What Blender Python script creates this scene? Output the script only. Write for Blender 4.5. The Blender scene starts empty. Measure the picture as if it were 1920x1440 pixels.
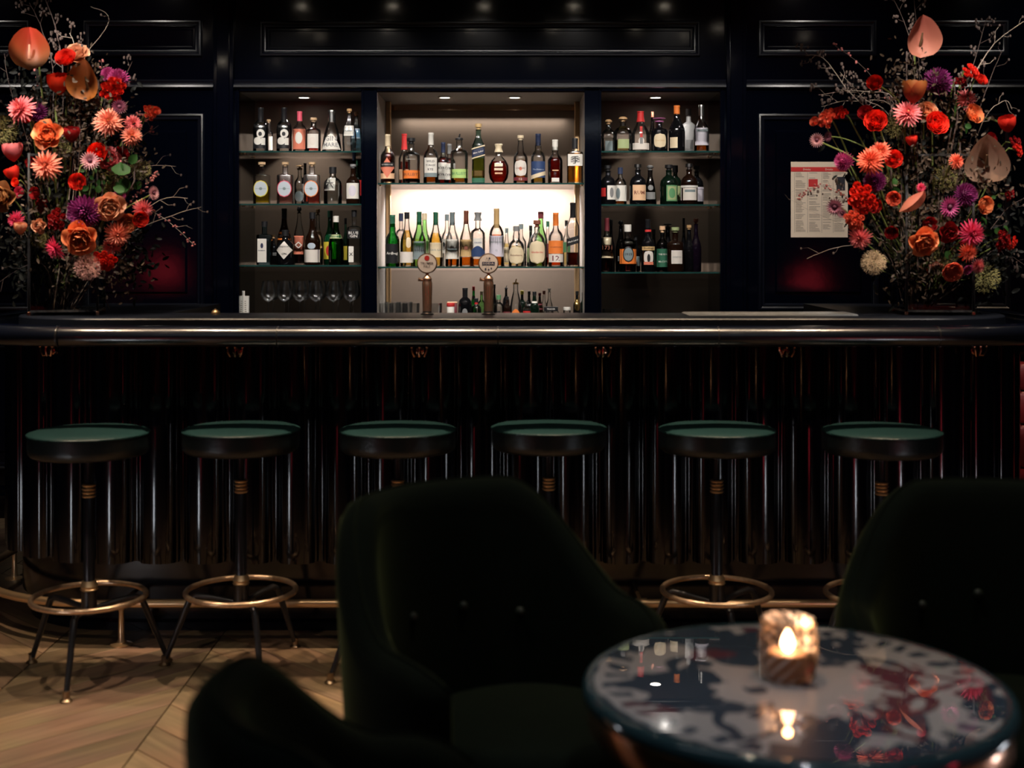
import bpy, math, random
from mathutils import Vector, Matrix
R = random.Random(7)
PI = math.pi
sc = bpy.context.scene
COL = sc.collection

# ------------------------------------------------------------------ camera, world, exposure
F = 2450.0; H = 1.442; Y0 = 465.0
cd = bpy.data.cameras.new('camera'); cam = bpy.data.objects.new('camera', cd); COL.objects.link(cam)
cam.location = (0, 0, H); cam.rotation_euler = (PI/2, 0, 0)
cd.sensor_width = 36; cd.lens = 36*F/1920; cd.shift_y = -(720-Y0)/1920
cd.clip_start = 0.05
cd.dof.use_dof = True; cd.dof.focus_distance = 6.2; cd.dof.aperture_fstop = 2.2
sc.camera = cam
w = bpy.data.worlds.new('night'); sc.world = w; w.use_nodes = True
w.node_tree.nodes['Background'].inputs[0].default_value = (0.25, 0.35, 0.6, 1)
w.node_tree.nodes['Background'].inputs[1].default_value = 0.004
sc.view_settings.view_transform = 'Standard'; sc.view_settings.look = 'None'
sc.view_settings.gamma = 1; sc.view_settings.exposure = 0.0; sc.view_settings.use_curve_mapping = False
cy = sc.cycles
cy.use_denoising = True
cy.max_bounces = 10; cy.diffuse_bounces = 3; cy.glossy_bounces = 5; cy.transmission_bounces = 8
cy.transparent_max_bounces = 28; cy.caustics_reflective = False; cy.caustics_refractive = False
cy.sample_clamp_indirect = 4.0; cy.sample_clamp_direct = 0

def P(px, py, D):
    return Vector(((px-960)*D/F, D, H-(py-Y0)*D/F))

WARM = (1.0, 0.72, 0.45); NEUT = (1.0, 0.86, 0.70); WHITE = (1.0, 0.93, 0.86); COOL = (0.80, 0.90, 1.0)
def spot(loc, tgt, power, size, col=NEUT, blend=0.6, radius=0.03):
    l = bpy.data.lights.new('spot', 'SPOT'); l.energy = power; l.color = col
    l.spot_size = math.radians(size); l.spot_blend = blend; l.shadow_soft_size = radius
    o = bpy.data.objects.new('spot_light', l); COL.objects.link(o); o.location = loc
    o.rotation_euler = (Vector(tgt)-Vector(loc)).to_track_quat('-Z', 'Y').to_euler()
    return o
def area(loc, tgt, power, sx, sy, col=NEUT, up='Y'):
    l = bpy.data.lights.new('area', 'AREA'); l.energy = power; l.color = col
    l.shape = 'RECTANGLE'; l.size = sx; l.size_y = sy
    o = bpy.data.objects.new('area_light', l); COL.objects.link(o); o.location = loc
    o.rotation_euler = (Vector(tgt)-Vector(loc)).to_track_quat('-Z', up).to_euler()
    return o
CEIL = 3.05
BAR_SPOTS = [-1.39, -0.79, -0.185, 0.41, 1.01]
for x in BAR_SPOTS:                                  # row over the bar
    spot((x, 5.35, CEIL-.03), (x*1.05-.05, 7.0, 1.45), 88, 64, WHITE, .7, .02)
for x, t in ((-2.35, (-1.82, 5.1, 1.75)), (-1.45, (-1.72, 5.05, 1.75)), (1.3, (1.6, 5.1, 1.7)), (2.2, (1.78, 5.1, 1.7))):
    spot((x, 4.15, CEIL-.03), t, 120, 40, WHITE, .5, .02)      # on the flowers
for i in range(7):                                   # over the stools
    x = -2.1+i*.6
    spot((x, 4.5, CEIL-.03), (x, 4.42, 0), 118, 60, (1, .74, .50), .5, .002)
for x in (-2.0, -.9, .2, 1.3):                         # over the lounge, lights seats and floor
    spot((x, 2.9, CEIL-.03), (x, 3.3, 0), 34, 70, (1.0, .8, .6), .6, .02)
spot((2.9, 6.1, CEIL-.03), (2.8, 6.6, .5), 60, 50, WARM, .6, .02)   # added to brighten the red bench
for x in (-3.0, -2.0, 1.65, 2.7):                    # added to draw highlights along the side panel mouldings
    spot((x, 6.25, CEIL-.03), (x*1.02, 7.0, 2.0), 9, 90, WHITE, .8, .02)
NICHE_Z = H+295*7.0/F
for px in (570, 834, 965, 1229):                     # niche downlights
    p = P(px, 183, 7.22); spot((p.x, 7.2, NICHE_Z-.012), (p.x, 7.22, 1), 26 if px == 570 else (18 if px > 1000 else 17), 120, WHITE, .8, .018)
# strip under the middle top shelf washing the wall behind the lower whisky row
area((-.165, 7.50, 1.770), (-.165, 7.66, 1.42), 19.0, .98, .03, (1.0, .94, .94))
area((-.165, 7.62, 2.20), (-.165, 7.66, 1.9), 0.9, .95, .02, (1.0, .93, .85))

# ------------------------------------------------------------------ materials
MATS = {}
def pm(name, col, rough=.5, metal=0, spec=.5, coat=0, bump=None, emis=None, sheen=0, var=0):
    if name in MATS: return MATS[name]
    m = bpy.data.materials.new(name); m.use_nodes = True; nt = m.node_tree; b = nt.nodes['Principled BSDF']
    b.inputs['Base Color'].default_value = (*col, 1); b.inputs['Roughness'].default_value = rough
    b.inputs['Metallic'].default_value = metal; b.inputs['Specular IOR Level'].default_value = spec
    b.inputs['Coat Weight'].default_value = coat; b.inputs['Coat Roughness'].default_value = .06
    if sheen:
        b.inputs['Sheen Weight'].default_value = sheen; b.inputs['Sheen Roughness'].default_value = .35
        b.inputs['Sheen Tint'].default_value = (.35, .45, .2, 1)
    if emis: b.inputs['Emission Color'].default_value = (*emis[0], 1); b.inputs['Emission Strength'].default_value = emis[1]
    if bump or var:
        tc = nt.nodes.new('ShaderNodeTexCoord'); n = nt.nodes.new('ShaderNodeTexNoise')
        n.inputs['Scale'].default_value = bump[0] if bump else 20; n.inputs['Detail'].default_value = 4
        nt.links.new(tc.outputs['Object'], n.inputs['Vector'])
        if bump:
            bp = nt.nodes.new('ShaderNodeBump'); bp.inputs['Strength'].default_value = bump[1]; bp.inputs['Distance'].default_value = .01
            nt.links.new(n.outputs['Fac'], bp.inputs['Height']); nt.links.new(bp.outputs['Normal'], b.inputs['Normal'])
        if var:
            mx = nt.nodes.new('ShaderNodeMix'); mx.data_type = 'RGBA'
            mx.inputs[6].default_value = (*[c*(1-var) for c in col], 1); mx.inputs[7].default_value = (*[min(1, c*(1+var)) for c in col], 1)
            nt.links.new(n.outputs['Fac'], mx.inputs[0]); nt.links.new(mx.outputs[2], b.inputs['Base Color'])
    MATS[name] = m; return m
def glassm(name, tint, edge=.35, gloss=.05, base=.04):
    """thin clear material: tinted see-through with a Fresnel sheen and darker rims"""
    if name in MATS: return MATS[name]
    m = bpy.data.materials.new(name); m.use_nodes = True; nt = m.node_tree; nt.nodes.clear()
    out = nt.nodes.new('ShaderNodeOutputMaterial'); mix = nt.nodes.new('ShaderNodeMixShader')
    tr = nt.nodes.new('ShaderNodeBsdfTransparent'); gl = nt.nodes.new('ShaderNodeBsdfGlossy')
    gl.inputs['Roughness'].default_value = gloss
    lw = nt.nodes.new('ShaderNodeLayerWeight'); lw.inputs['Blend'].default_value = .25
    fr = nt.nodes.new('ShaderNodeFresnel'); fr.inputs['IOR'].default_value = 1.5
    mx = nt.nodes.new('ShaderNodeMix'); mx.data_type = 'RGBA'
    mx.inputs[6].default_value = (*tint, 1); mx.inputs[7].default_value = (*[c*edge for c in tint], 1)
    nt.links.new(lw.outputs['Facing'], mx.inputs[0]); nt.links.new(mx.outputs[2], tr.inputs['Color'])
    ad = nt.nodes.new('ShaderNodeMath'); ad.operation = 'ADD'; ad.use_clamp = True; ad.inputs[1].default_value = base
    nt.links.new(fr.outputs[0], ad.inputs[0]); nt.links.new(ad.outputs[0], mix.inputs[0])
    nt.links.new(tr.outputs[0], mix.inputs[1]); nt.links.new(gl.outputs[0], mix.inputs[2]); nt.links.new(mix.outputs[0], out.inputs[0])
    MATS[name] = m; return m
def petalm(name, a, b, rough=.55):
    """petal colour from the attribute 'tip': a at the base of the petal, b at its tip"""
    if name in MATS: return MATS[name]
    m = bpy.data.materials.new(name); m.use_nodes = True; nt = m.node_tree; bs = nt.nodes['Principled BSDF']
    at = nt.nodes.new('ShaderNodeAttribute'); at.attribute_name = 'tip'
    mx = nt.nodes.new('ShaderNodeMix'); mx.data_type = 'RGBA'; mx.inputs[6].default_value = (*a, 1); mx.inputs[7].default_value = (*b, 1)
    nt.links.new(at.outputs['Fac'], mx.inputs[0]); nt.links.new(mx.outputs[2], bs.inputs['Base Color'])
    bs.inputs['Roughness'].default_value = rough; bs.inputs['Specular IOR Level'].default_value = .3
    t = nt.nodes.new('ShaderNodeBsdfTranslucent'); nt.links.new(mx.outputs[2], t.inputs['Color'])
    ms = nt.nodes.new('ShaderNodeMixShader'); ms.inputs[0].default_value = .22
    out = nt.nodes['Material Output']
    nt.links.new(bs.outputs[0], ms.inputs[1]); nt.links.new(t.outputs[0], ms.inputs[2]); nt.links.new(ms.outputs[0], out.inputs[0])
    MATS[name] = m; return m

LAC = pm('navy_lacquer', (.0007, .0013, .0042), .09, bump=(30, .008))
LACM = pm('satin_moulding', (.0012, .002, .006), .30, spec=.7)
LACB = pm('bar_lacquer', (.0015, .0022, .006), .12, spec=.48, bump=(25, .02))
BRASS = pm('brass', (.92, .62, .34), .33, .82)
COPPER = pm('copper', (.80, .42, .28), .18, 1)
BLACKM = pm('black_metal', (.012, .012, .014), .3, .0, .6)
LEATH = pm('green_leather', (.011, .035, .036), .27, bump=(90, .12), var=.25)
LEATHS = pm('dark_leather', (.004, .008, .010), .35, bump=(90, .12))
VELV = pm('green_velvet', (.0028, .0062, .0045), .95, spec=.1, sheen=.30, var=.3)
REDL = pm('red_leather', (.22, .012, .016), .45, var=.3)
WALLN = pm('taupe_wall', (.24, .175, .13), .75, var=.06)

# ------------------------------------------------------------------ mesh helpers
class MB:
    def __init__(s): s.v = []; s.f = []; s.mi = []; s.tip = []; s.cur = 0; s.m = 0
    def vert(s, p, t=0.): s.v.append(tuple(p)); s.tip.append(t); return len(s.v)-1
    def face(s, *i): s.f.append(tuple(i)); s.mi.append(s.m)
    def box(s, x0, x1, y0, y1, z0, z1, c=0.0):
        if c <= 0:
            b = len(s.v)
            for x in (x0, x1):
                for y in (y0, y1):
                    for z in (z0, z1): s.vert((x, y, z))
            for q in ((0, 1, 3, 2), (4, 6, 7, 5), (0, 4, 5, 1), (2, 3, 7, 6), (0, 2, 6, 4), (1, 5, 7, 3)): s.face(*[b+i for i in q])
        else:
            s.prism([(x0+c, y0), (x1-c, y0), (x1, y0+c), (x1, y1-c), (x1-c, y1), (x0+c, y1), (x0, y1-c), (x0, y0+c)], z0, z1, c)
        return s
    def loops(s, L, close=True, cap0=True, cap1=True, tips=None):
        """skin successive loops of equal length"""
        n = len(L[0]); b = len(s.v)
        for k, lp in enumerate(L):
            for p in lp: s.vert(p, tips[k] if tips else 0)
        for k in range(len(L)-1):
            for i in range(n if close else n-1):
                j = (i+1) % n
                s.face(b+k*n+i, b+k*n+j, b+(k+1)*n+j, b+(k+1)*n+i)
        if close and cap0: s.face(*[b+i for i in reversed(range(n))])
        if close and cap1: s.face(*[b+(len(L)-1)*n+i for i in range(n)])
        return s
    def prism(s, pts, z0, z1, c=0):
        n = len(pts); cx = sum(p[0] for p in pts)/n; cyy = sum(p[1] for p in pts)/n
        if c:
            def sh(p, k): 
                d = math.hypot(p[0]-cx, p[1]-cyy) or 1; return (p[0]-(p[0]-cx)/d*k, p[1]-(p[1]-cyy)/d*k)
            return s.loops([[(*sh(p, c), z0) for p in pts], [(*p, z0+c) for p in pts], [(*p, z1-c) for p in pts], [(*sh(p, c), z1) for p in pts]])
        return s.loops([[(*p, z0) for p in pts], [(*p, z1) for p in pts]])
    def lathe(s, prof, seg=20, o=(0, 0, 0), sx=1, sy=1, n=2, cap0=True, cap1=True, ph=0):
        L = []
        for r, z in prof:
            lp = []
            for i in range(seg):
                a = 2*PI*i/seg+ph; c, d = math.cos(a), math.sin(a)
                k = (abs(c)**n+abs(d)**n)**(-1/n) if n != 2 else 1
                lp.append((o[0]+r*sx*c*k, o[1]+r*sy*d*k, o[2]+z))
            L.append(lp)
        return s.loops(L, True, cap0, cap1)
    def tube(s, pts, r, seg=8, closed=False, caps=True, tips=None):
        pts = [Vector(p) for p in pts]; n = len(pts); L = []; up = None
        for i in range(n):
            a = pts[(i-1) % n] if (closed or i > 0) else pts[i]; b = pts[(i+1) % n] if (closed or i < n-1) else pts[i]
            t = (b-a); t = t.normalized() if t.length > 1e-9 else Vector((0, 0, 1))
            if up is None: up = Vector((0, 0, 1)) if abs(t.z) < .9 else Vector((1, 0, 0))
            x = up-t*up.dot(t)
            if x.length < 1e-5: x = t.orthogonal()
            x.normalize(); up = x; y = t.cross(x)
            rr = r[i] if isinstance(r, (list, tuple)) else r
            L.append([pts[i]+(x*math.cos(2*PI*k/seg)+y*math.sin(2*PI*k/seg))*rr for k in range(seg)])
        if closed:
            b0 = len(s.v); s.loops(L+[L[0]], True, False, False)
        else: s.loops(L, True, caps, caps, tips)
        return s
    def sphere(s, c, r, seg=10, rings=6, sz=1):
        L = []
        for k in range(1, rings):
            a = PI*k/rings
            L.append([(c[0]+r*math.sin(a)*math.cos(2*PI*i/seg), c[1]+r*math.sin(a)*math.sin(2*PI*i/seg), c[2]-r*sz*math.cos(a)) for i in range(seg)])
        return s.loops(L)
    def xf(s, M, start=0):
        for i in range(start, len(s.v)): s.v[i] = tuple(M @ Vector(s.v[i]))
        return s
    def data(s, name, mats, smooth=True, tip=False):
        me = bpy.data.meshes.new(name); me.from_pydata(s.v, [], s.f)
        if not isinstance(mats, (list, tuple)): mats = [mats]
        for m in mats: me.materials.append(m)
        if len(mats) > 1: me.polygons.foreach_set('material_index', s.mi)
        if tip:
            at = me.attributes.new('tip', 'FLOAT', 'POINT'); at.data.foreach_set('value', s.tip)
        me.update()
        if smooth is True: me.shade_auto = None if False else None
        return me
def _smooth(me, ang=38):
    me.polygons.foreach_set('use_smooth', [True]*len(me.polygons))
    try: me.set_sharp_from_angle(angle=math.radians(ang))
    except Exception: pass
def build(name, mb, mat, parent=None, smooth=True, tip=False, loc=None, ang=38, fix=True):
    me = bpy.data.meshes.new(name); me.from_pydata(mb.v, [], mb.f)
    mats = mat if isinstance(mat, (list, tuple)) else [mat]
    for m in mats: me.materials.append(m)
    if len(mats) > 1: me.polygons.foreach_set('material_index', mb.mi)
    if tip: me.attributes.new('tip', 'FLOAT', 'POINT').data.foreach_set('value', mb.tip)
    me.update()
    if fix:
        import bmesh
        bm = bmesh.new(); bm.from_mesh(me); bmesh.ops.recalc_face_normals(bm, faces=bm.faces); bm.to_mesh(me); bm.free()
    if smooth: _smooth(me, ang)
    o = bpy.data.objects.new(name, me); COL.objects.link(o)
    if parent: o.parent = parent
    if loc is not None: o.location = loc
    return o
def tag(o, label=None, cat=None, group=None, kind=None):
    if label: o['label'] = label
    if cat: o['category'] = cat
    if group: o['group'] = group
    if kind: o['kind'] = kind
    return o
def thing(name, loc, label, cat, group=None, rz=0, kind=None):
    o = bpy.data.objects.new(name, None); COL.objects.link(o); o.location = loc; o.rotation_euler = (0, 0, rz)
    o.empty_display_size = .02
    return tag(o, label, cat, group, kind)
def copy_tree(o, parent=None):
    c = o.copy(); COL.objects.link(c)
    if parent: c.parent = parent
    for ch in list(o.children): copy_tree(ch, c)
    return c
_tc = {}
def text_polys(s):
    """flat outline mesh of a word: verts in a unit box (width w, height 1), faces"""
    if s in _tc: return _tc[s]
    cu = bpy.data.curves.new('word', 'FONT'); cu.body = s; cu.size = 1; cu.resolution_u = 1; cu.align_x = 'CENTER'; cu.offset = .012
    o = bpy.data.objects.new('word', cu); COL.objects.link(o)
    bpy.context.view_layer.update()
    me = bpy.data.meshes.new_from_object(o.evaluated_get(bpy.context.evaluated_depsgraph_get()))
    vs = [(v.co.x, v.co.y) for v in me.vertices]; fs = [tuple(p.vertices) for p in me.polygons]
    bpy.data.objects.remove(o); bpy.data.curves.remove(cu); bpy.data.meshes.remove(me)
    if not vs: _tc[s] = ([], [], 1); return _tc[s]
    x0 = min(v[0] for v in vs); x1 = max(v[0] for v in vs); y0 = min(v[1] for v in vs); y1 = max(v[1] for v in vs)
    vs = [((v[0]-(x0+x1)/2)/(y1-y0), (v[1]-(y0+y1)/2)/(y1-y0)) for v in vs]
    _tc[s] = (vs, fs, (x1-x0)/(y1-y0)); return _tc[s]
def flat_text(name, s, mat, parent, c, w, h=None):
    """word on a plane facing -Y, centred at c, width w (height h if given)"""
    vs, fs, asp = text_polys(s); mb = MB(); k = w/asp; hh = h or k
    for x, y in vs: mb.vert((c[0]+x*k, c[1], c[2]+y*hh))
    for f in fs: mb.face(*f)
    return build(name, mb, mat, parent, smooth=False, fix=False)

# ================================================================== SETTING
DF = 7.0
def wx(px, D=DF): return (px-960)*D/F
def wz(py, D=DF): return H-(py-Y0)*D/F
# ---- floor: chevron of wide oak boards
def wood_mat():
    m = bpy.data.materials.new('oak_board'); m.use_nodes = True; nt = m.node_tree; b = nt.nodes['Principled BSDF']
    oi = nt.nodes.new('ShaderNodeObjectInfo'); tc = nt.nodes.new('ShaderNodeTexCoord')
    mp = nt.nodes.new('ShaderNodeMapping'); mp.inputs['Scale'].default_value = (3, 45, 3)
    at = nt.nodes.new('ShaderNodeAttribute'); at.attribute_name = 'tip'
    cmb = nt.nodes.new('ShaderNodeVectorMath'); cmb.operation = 'ADD'
    nt.links.new(tc.outputs['UV'], cmb.inputs[0]); nt.links.new(oi.outputs['Random'], cmb.inputs[1])
    nt.links.new(cmb.outputs[0], mp.inputs['Vector'])
    n = nt.nodes.new('ShaderNodeTexNoise'); n.inputs['Scale'].default_value = 1; n.inputs['Detail'].default_value = 6; n.inputs['Distortion'].default_value = .6
    nt.links.new(mp.outputs[0], n.inputs['Vector'])
    n2 = nt.nodes.new('ShaderNodeTexNoise'); n2.inputs['Scale'].default_value = 2.2; n2.inputs['Detail'].default_value = 3
    nt.links.new(tc.outputs['Object'], n2.inputs['Vector'])
    r = nt.nodes.new('ShaderNodeValToRGB'); e = r.color_ramp.elements
    e[0].color = (.15, .090, .052, 1); e[0].position = .15; e[1].color = (.40, .26, .155, 1); e[1].position = .88
    nt.links.new(n.outputs['Fac'], r.inputs[0])
    hs = nt.nodes.new('ShaderNodeHueSaturation'); nt.links.new(r.outputs[0], hs.inputs['Color'])
    mr = nt.nodes.new('ShaderNodeMapRange'); mr.inputs['To Min'].default_value = .6; mr.inputs['To Max'].default_value = 1.25
    sm = nt.nodes.new('ShaderNodeMath'); sm.operation = 'ADD'; nt.links.new(oi.outputs['Random'], sm.inputs[0]); nt.links.new(at.outputs['Fac'], sm.inputs[1])
    fr = nt.nodes.new('ShaderNodeMath'); fr.operation = 'FRACT'; nt.links.new(sm.outputs[0], fr.inputs[0])
    nt.links.new(fr.outputs[0], mr.inputs['Value']); nt.links.new(mr.outputs[0], hs.inputs['Value'])
    mx = nt.nodes.new('ShaderNodeMix'); mx.data_type = 'RGBA'; mx.blend_type = 'MULTIPLY'; mx.inputs[0].default_value = .6
    nt.links.new(hs.outputs[0], mx.inputs[6]); nt.links.new(n2.outputs['Color'], mx.inputs[7])
    gm = nt.nodes.new('ShaderNodeBrightContrast'); nt.links.new(mx.outputs[2], gm.inputs[0]); gm.inputs['Bright'].default_value = .01
    nt.links.new(gm.outputs[0], b.inputs['Base Color'])
    b.inputs['Roughness'].default_value = .5; b.inputs['Specular IOR Level'].default_value = .35
    bp = nt.nodes.new('ShaderNodeBump'); bp.inputs['Strength'].default_value = .15; bp.inputs['Distance'].default_value = .004
    nt.links.new(n.outputs['Fac'], bp.inputs['Height']); nt.links.new(bp.outputs[0], b.inputs['Normal'])
    return m
OAK = wood_mat()
mb = MB(); mb.box(-4.2, 4.2, -4.2, 7.9, -.06, -.012)
floor = build('floor', mb, pm('floor_joint', (.02, .013, .009), .9), smooth=False); tag(floor, 'dark joints under chevron oak boards', kind='structure')
CW = .59; ST = .185; G = .0022
def board_mesh(sgn):
    mb = MB(); a, b = G, CW-G
    y = lambda x, d: d+(x if sgn > 0 else -x)
    pts = [(a, y(a, G)), (b, y(b, G)), (b, y(b, ST-G)), (a, y(a, ST-G))]
    L = [[(*p, -.012) for p in pts], [(*p, -.001) for p in pts]]
    i = .0012
    top = [(a+i, y(a+i, G+i)), (b-i, y(b-i, G+i)), (b-i, y(b-i, ST-G-i)), (a+i, y(a+i, ST-G-i))]
    mb.loops(L+[[(*p, 0) for p in top]])
    me = bpy.data.meshes.new('board'); me.from_pydata(mb.v, [], mb.f); me.materials.append(OAK)
    me.attributes.new('tip', 'FLOAT', 'POINT').data.foreach_set('value', [0.]*len(mb.v))
    uv = me.uv_layers.new(name='UVMap'); 
    for l in me.loops:
        v = me.vertices[l.vertex_index].co; s = 1 if sgn > 0 else -1
        uv.data[l.index].uv = ((v.x+s*v.y)/1.414, (v.x-s*v.y)/1.414)
    me.update(); return me
BM = {1: board_mesh(1), -1: board_mesh(-1)}
rest = MB(); ruv = []
for c in range(-7, 7):
    sgn = 1 if c % 2 else -1
    x0 = -1.08+c*CW
    if x0 > 4.1 or x0+CW < -4.2: continue
    k = 0; y = -4.6
    while y < 7.4:
        y0 = y+(0 if sgn > 0 else CW)
        near = (2.95 < y < 6.75) and (-2.95 < x0 < 1.0)
        if near:
            o = bpy.data.objects.new('board', BM[sgn]); COL.objects.link(o); o.parent = floor; o.location = (x0, y0, 0)
        else:
            b = len(rest.v); t = R.random()
            for p in BM[sgn].vertices: rest.vert((p.co.x+x0, p.co.y+y0, p.co.z), t)
            for q in BM[sgn].polygons: rest.face(*[b+i for i in q.vertices])
        y += ST
rb = build('boards', rest, OAK, floor, smooth=False, tip=True, fix=False); rb['kind'] = 'stuff'
uv = rb.data.uv_layers.new(name='UVMap')
for l in rb.data.loops:
    v = rb.data.vertices[l.vertex_index].co; uv.data[l.index].uv = ((v.x+v.y)/1.414, (v.x-v.y)/1.414)

# ---- shell
DARKW = pm('room_paint', (.006, .008, .014), .5)
def slab(name, *a, mat=None):
    o = build(name, MB().box(*a), mat or DARKW, smooth=False); tag(o, kind='structure'); return o
slab('ceiling', -4.2, 4.2, -4.2, 7.9, CEIL, CEIL+.1)
slab('wall_left', -4.3, -4.2, -4.2, 7.9, 0, CEIL)
slab('wall_right', 4.2, 4.3, -4.2, 7.9, 0, CEIL)
slab('wall_rear', -4.2, 4.2, -4.3, -4.2, 0, CEIL)
# back wall with three niches cut out
NX = [(447, 680), (705, 1098), (1125, 1352)]
nx = [(wx(a), wx(b)) for a, b in NX]
ZC = 1.03
mb = MB()
mb.box(-4.2, nx[0][0], DF, 7.9, 0, CEIL); mb.box(nx[2][1], 4.2, DF, 7.9, 0, CEIL)
mb.box(nx[0][0], nx[2][1], DF, 7.9, NICHE_Z, CEIL); mb.box(nx[0][0], nx[2][1], DF, 7.9, 0, ZC)
mb.box(nx[0][1], nx[1][0], DF, 7.9, ZC, NICHE_Z); mb.box(nx[1][1], nx[2][0], DF, 7.9, ZC, NICHE_Z)
wall = build('wall_back', mb, LAC, smooth=False); tag(wall, 'glossy navy black panelled wall behind the bar', kind='structure')
# niche linings
MIRROR = pm('smoked_mirror', (.35, .38, .38), .04, 1)
DB = {0: 7.42, 1: 7.66, 2: 7.42}
PANELM = pm('taupe_panel_gloss', (.22, .155, .115), .45, var=.05)
for i, (a, b) in enumerate(nx):
    mb = MB().box(a, b, DB[i], DB[i]+.02, ZC, NICHE_Z)
    build('niche_back_panel', mb, PANELM if i != 1 else WALLN, wall, smooth=False)
    mb = MB().box(a, b, DF+.01, DB[i], NICHE_Z-.008, NICHE_Z+.001)
    build('niche_ceiling_panel', mb, pm('niche_ceiling', (.12, .11, .10), .4), wall, smooth=False)
    for s, x in ((1, a), (-1, b)):
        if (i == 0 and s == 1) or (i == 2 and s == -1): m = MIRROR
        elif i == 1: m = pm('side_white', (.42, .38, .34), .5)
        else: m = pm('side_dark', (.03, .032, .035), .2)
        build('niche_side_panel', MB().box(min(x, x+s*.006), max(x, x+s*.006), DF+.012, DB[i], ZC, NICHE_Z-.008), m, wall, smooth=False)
    build('niche_floor_panel', MB().box(a, b, DF-.02, DB[i], ZC-.001, ZC+.012), pm('back_counter', (.05, .045, .04), .25), wall, smooth=False)
for x0 in (nx[1][0]+.008, nx[1][1]-.038):            # brass corner posts and the brass fascia
    build('brass_post', MB().box(x0, x0+.03, 7.45, 7.475, ZC+.012, NICHE_Z-.008, .004), BRASS, wall)
build('brass_fascia', MB().box(nx[1][0]+.01, nx[1][1]-.01, 7.60, 7.64, wz(207, 7.6), wz(196, 7.6)), pm('bronze_mirror', (.5, .33, .22), .12, 1), wall, smooth=False)
# niche edge trims
for i, (a, b) in enumerate(nx):
    z0, z1 = ZC, NICHE_Z
    mb = MB()
    for x in (a, b): mb.box(x-.006, x+.006, DF-.012, DF+.004, z0, z1+.006)
    mb.box(a, b, DF-.012, DF+.004, z1-.002, z1+.008)
    build('niche_edge_trim', mb, LAC, wall, smooth=False)
def ring_frame(x0, x1, z0, z1, prof, D=DF, name='panel_moulding'):
    """mitred picture-frame moulding; prof = (inset, proud) pairs"""
    mb = MB(); L = []
    for ins, pr in prof:
        L.append([(x0+ins, D-pr, z0+ins), (x1-ins, D-pr, z0+ins), (x1-ins, D-pr, z1-ins), (x0+ins, D-pr, z1-ins)])
    mb.loops(L, True, False, False)
    return build(name, mb, LACM, wall, smooth=True, ang=30)
MP = [(0, -.002), (0, .012), (.004, .018), (.012, .020), (.018, .014), (.022, .012), (.026, .016), (.032, .014), (.036, .004), (.04, -.002)]
def panel(px0, px1, py0, py1, inner=True):
    x0, x1, z0, z1 = wx(px0), wx(px1), wz(py1), wz(py0)
    ring_frame(x0, x1, z0, z1, MP)
    if inner:
        c = .09
        if z1-z0 > .6:
            build('panel', MB().loops([[(x0+c, DF+.0, z0+c), (x1-c, DF, z0+c), (x1-c, DF, z1-c), (x0+c, DF, z1-c)], [(x0+c+.01, DF-.012, z0+c+.01), (x1-c-.01, DF-.012, z0+c+.01), (x1-c-.01, DF-.012, z1-c-.01), (x0+c+.01, DF-.012, z1-c-.01)]]), LAC, wall, smooth=False)
        else:
            c = .05
            build('panel', MB().loops([[(x0+c, DF+.0, z0+c), (x1-c, DF, z0+c), (x1-c, DF, z1-c), (x0+c, DF, z1-c)], [(x0+c+.005, DF-.005, z0+c+.005), (x1-c-.005, DF-.005, z0+c+.005), (x1-c-.005, DF-.005, z1-c-.005), (x0+c+.005, DF-.005, z1-c-.005)]]), LAC, wall, smooth=False)
panel(488, 1312, 40, 106)
for a, b in ((157, 379), (1421, 1643), (-90, 57), (1743, 1890)):
    panel(a, b, 38, 106); panel(a, b+4, 213, 582)
    panel(a, b+4, 640, 880)
# cornice bands either side and above the niches
for x0, x1 in ((-4.2, wx(402)), (wx(1398), 4.2), (wx(440), wx(1360))):
    prof = [(0, -.002), (0, .016), (.008, .022), (.02, .018), (.03, .03), (.042, .034), (.05, .016), (.05, -.002)]
    L = [[(x0, DF-p, wz(168)+.052-z) for z, p in prof], [(x1, DF-p, wz(168)+.052-z) for z, p in prof]]
    build('cornice_band', MB().loops(L, True), LACM, wall, ang=30)
for a, b in ((402, 440), (1360, 1398)):               # pilasters
    build('pilaster', MB().box(wx(a), wx(b), DF-.035, DF+.001, 0, CEIL, .004), LAC, wall)
    build('pilaster', MB().box(wx(a)+.02, wx(b)-.02, DF-.045, DF-.03, .2, CEIL-.1, .004), LAC, wall)
# skirting
L = []
for x in (-4.2, 4.2):
    L.append([(x, DF, 0), (x, DF-.03, 0), (x, DF-.03, .12), (x, DF-.018, .135), (x, DF-.02, .15), (x, DF-.006, .165), (x, DF, .17)])
o = build('baseboard_back', MB().loops(L), LAC, ang=30); tag(o, 'navy black moulded skirting of the back wall', kind='structure')

# glass shelves
GLE = pm('shelf_glass_edge', (.012, .05, .045), .08)
GLS = glassm('shelf_glass', (.97, .985, .98), .93, .03, .02)
SH = {}
def shelf(i, py, label):
    a, b = nx[i]; z = wz(py, DF+.03); t = .008
    mb = MB(); mb.m = 0; mb.box(a+.007, b-.007, DF+.033, DB[i]-.01, z-t, z); mb.m = 1; mb.box(a+.007, b-.007, DF+.03, DF+.033, z-t, z)
    o = thing('glass_shelf', ((a+b)/2, DF+.03, z), label, 'shelf'); mb.xf(Matrix.Translation((-(a+b)/2, -(DF+.03), -z)))
    build('shelf_pane', mb, [GLS, GLE], o, smooth=False)
    for x in (a+.014, b-.014):
        for y in (DF+.10, DB[i]-.06):
            build('shelf_clip', MB().lathe([(.006, -t-.006), (.006, -t)], 8, (x-(a+b)/2, y-DF-.03, 0)), BRASS, o)
    SH[(i, py)] = z
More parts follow.
